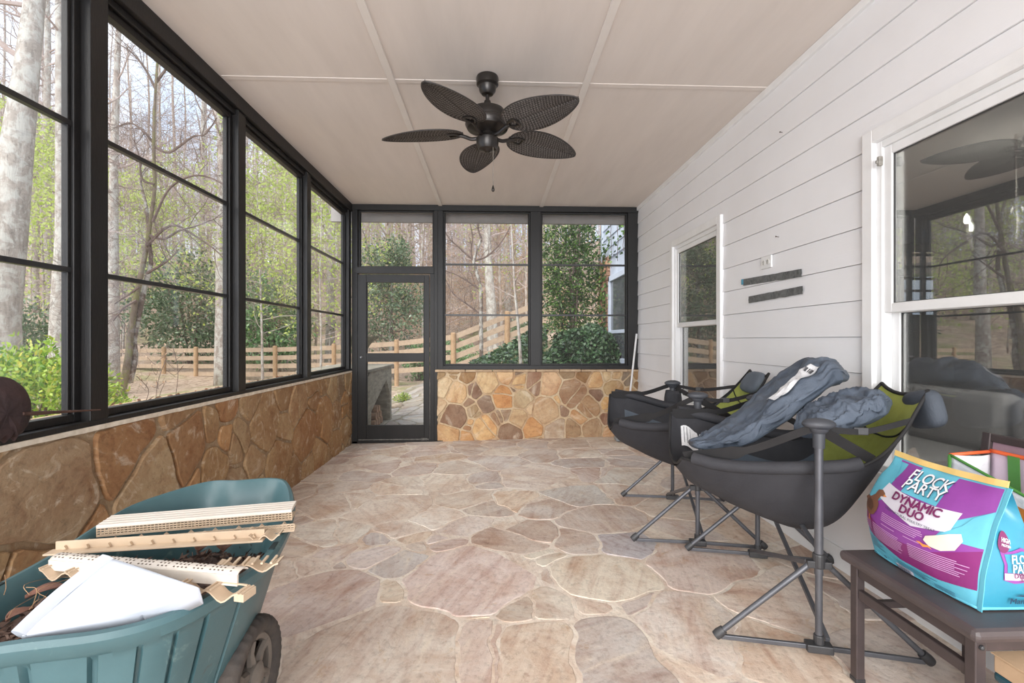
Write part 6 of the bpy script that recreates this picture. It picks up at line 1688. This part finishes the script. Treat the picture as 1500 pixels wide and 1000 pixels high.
o = empty('cardboard_box', (1.5, 1.1, .333), 'low tan cardboard box on the dark teal storage tub', 'box')
b = MB(); b.box((1.372, .93, .333), (1.62, 1.257, .380)); b.build('body', kb, o, bevel=.004)
b = MB(); b.box((1.368, .926, .3805), (1.624, 1.092, .384)); b.build('flap', kb, o)
b = MB(); b.box((1.368, 1.095, .3805), (1.624, 1.261, .384)); b.build('flap', kb, o)

# ================================================================== mop in the back corner
pa_ = atY(937.5, 489, D - .03); foot = atY(916, 640, D - .26)
foot.z = floor_z(foot.x) + .07
mo = empty('sponge_mop', (foot.x, foot.y, floor_z(foot.x)), 'white-handled sponge mop leaning in the back right corner', 'mop')
b = MB(); b.tube([foot + V((0, 0, -.01)), V((min(pa_.x, XR - .035), pa_.y - .015, pa_.z))], .0115, 12); b.build('handle', M['vinyl'], mo, smooth=True)
b = MB(); b.box((foot.x - .105, foot.y - .05, floor_z(foot.x) + .045), (foot.x + .14, foot.y + .05, floor_z(foot.x) + .105)); b.build('sponge', pm('yellow_sponge', (226, 196, 44), (206, 174, 30), 40, .9, 0, .6, 90), mo, bevel=.01)
b = MB(); b.box((foot.x - .12, foot.y - .06, floor_z(foot.x) + .003), (foot.x + .15, foot.y + .06, floor_z(foot.x) + .048)); b.build('tray', pm('grey_tray', (130, 136, 138), (118, 124, 126), 6, .5), mo, bevel=.008)
# ================================================================== light
w = bpy.data.worlds.new('world'); scene.world = w; w.use_nodes = True
nt = w.node_tree; bg = nt.nodes['Background']
tc = nt.nodes.new('ShaderNodeTexCoord'); nz = nt.nodes.new('ShaderNodeTexNoise'); nz.inputs['Scale'].default_value = 2.2; nz.inputs['Detail'].default_value = 6
nt.links.new(tc.outputs['Generated'], nz.inputs['Vector'])
rp = nt.nodes.new('ShaderNodeValToRGB'); nt.links.new(nz.outputs['Fac'], rp.inputs['Fac'])
rp.color_ramp.elements[0].position = .42; rp.color_ramp.elements[0].color = (.60, .76, 1.0, 1)
rp.color_ramp.elements[1].position = .60; rp.color_ramp.elements[1].color = (1, 1, 1, 1)
nt.links.new(rp.outputs['Color'], bg.inputs['Color']); bg.inputs['Strength'].default_value = 1.65
def area(name, loc, target, size, power, col=(1, 1, 1), sy=None):
    l = bpy.data.lights.new(name, 'AREA'); l.energy = power; l.color = col; l.size = size
    if sy: l.shape = 'RECTANGLE'; l.size_y = sy
    o = bpy.data.objects.new(name, l); COL.objects.link(o); o.location = loc
    o.rotation_euler = (V(target) - V(loc)).to_track_quat('-Z', 'Y').to_euler(); return o
# large area light added behind the open rear end as interior fill
area('rear_fill', (-.6, -4.6, 1.6), (.2, 4.5, 1.5), 4.2, 430, (1, .98, .96), 2.6)
pl = bpy.data.lights.new('chandelier_light', 'POINT'); pl.energy = 40; pl.color = (1, .93, .84); pl.shadow_soft_size = .03
po = bpy.data.objects.new('chandelier_light', pl); COL.objects.link(po); po.location = (3.45, 3.02, 2.10)
area('sofa_fill', (2.5, .3, 2.55), (3.0, 2.4, .5), .9, 380, (1, .95, .88))  # unseen area light added to brighten the sofa behind the house window
s = bpy.data.lights.new('soft_sun', 'SUN'); s.energy = 4.8; s.angle = R(60); s.color = (1, .95, .88)
so_ = bpy.data.objects.new('soft_sun', s); COL.objects.link(so_); so_.rotation_euler = (R(38), R(-28), 0)
scene.view_settings.view_transform = 'Standard'; scene.view_settings.look = 'None'
scene.view_settings.exposure = 0.27; scene.view_settings.gamma = 1.10
scene.cycles.max_bounces = 8; scene.cycles.transparent_max_bounces = 24; scene.cycles.diffuse_bounces = 4
scene.cycles.caustics_reflective = False; scene.cycles.caustics_refractive = False
scene.cycles.sample_clamp_indirect = 6
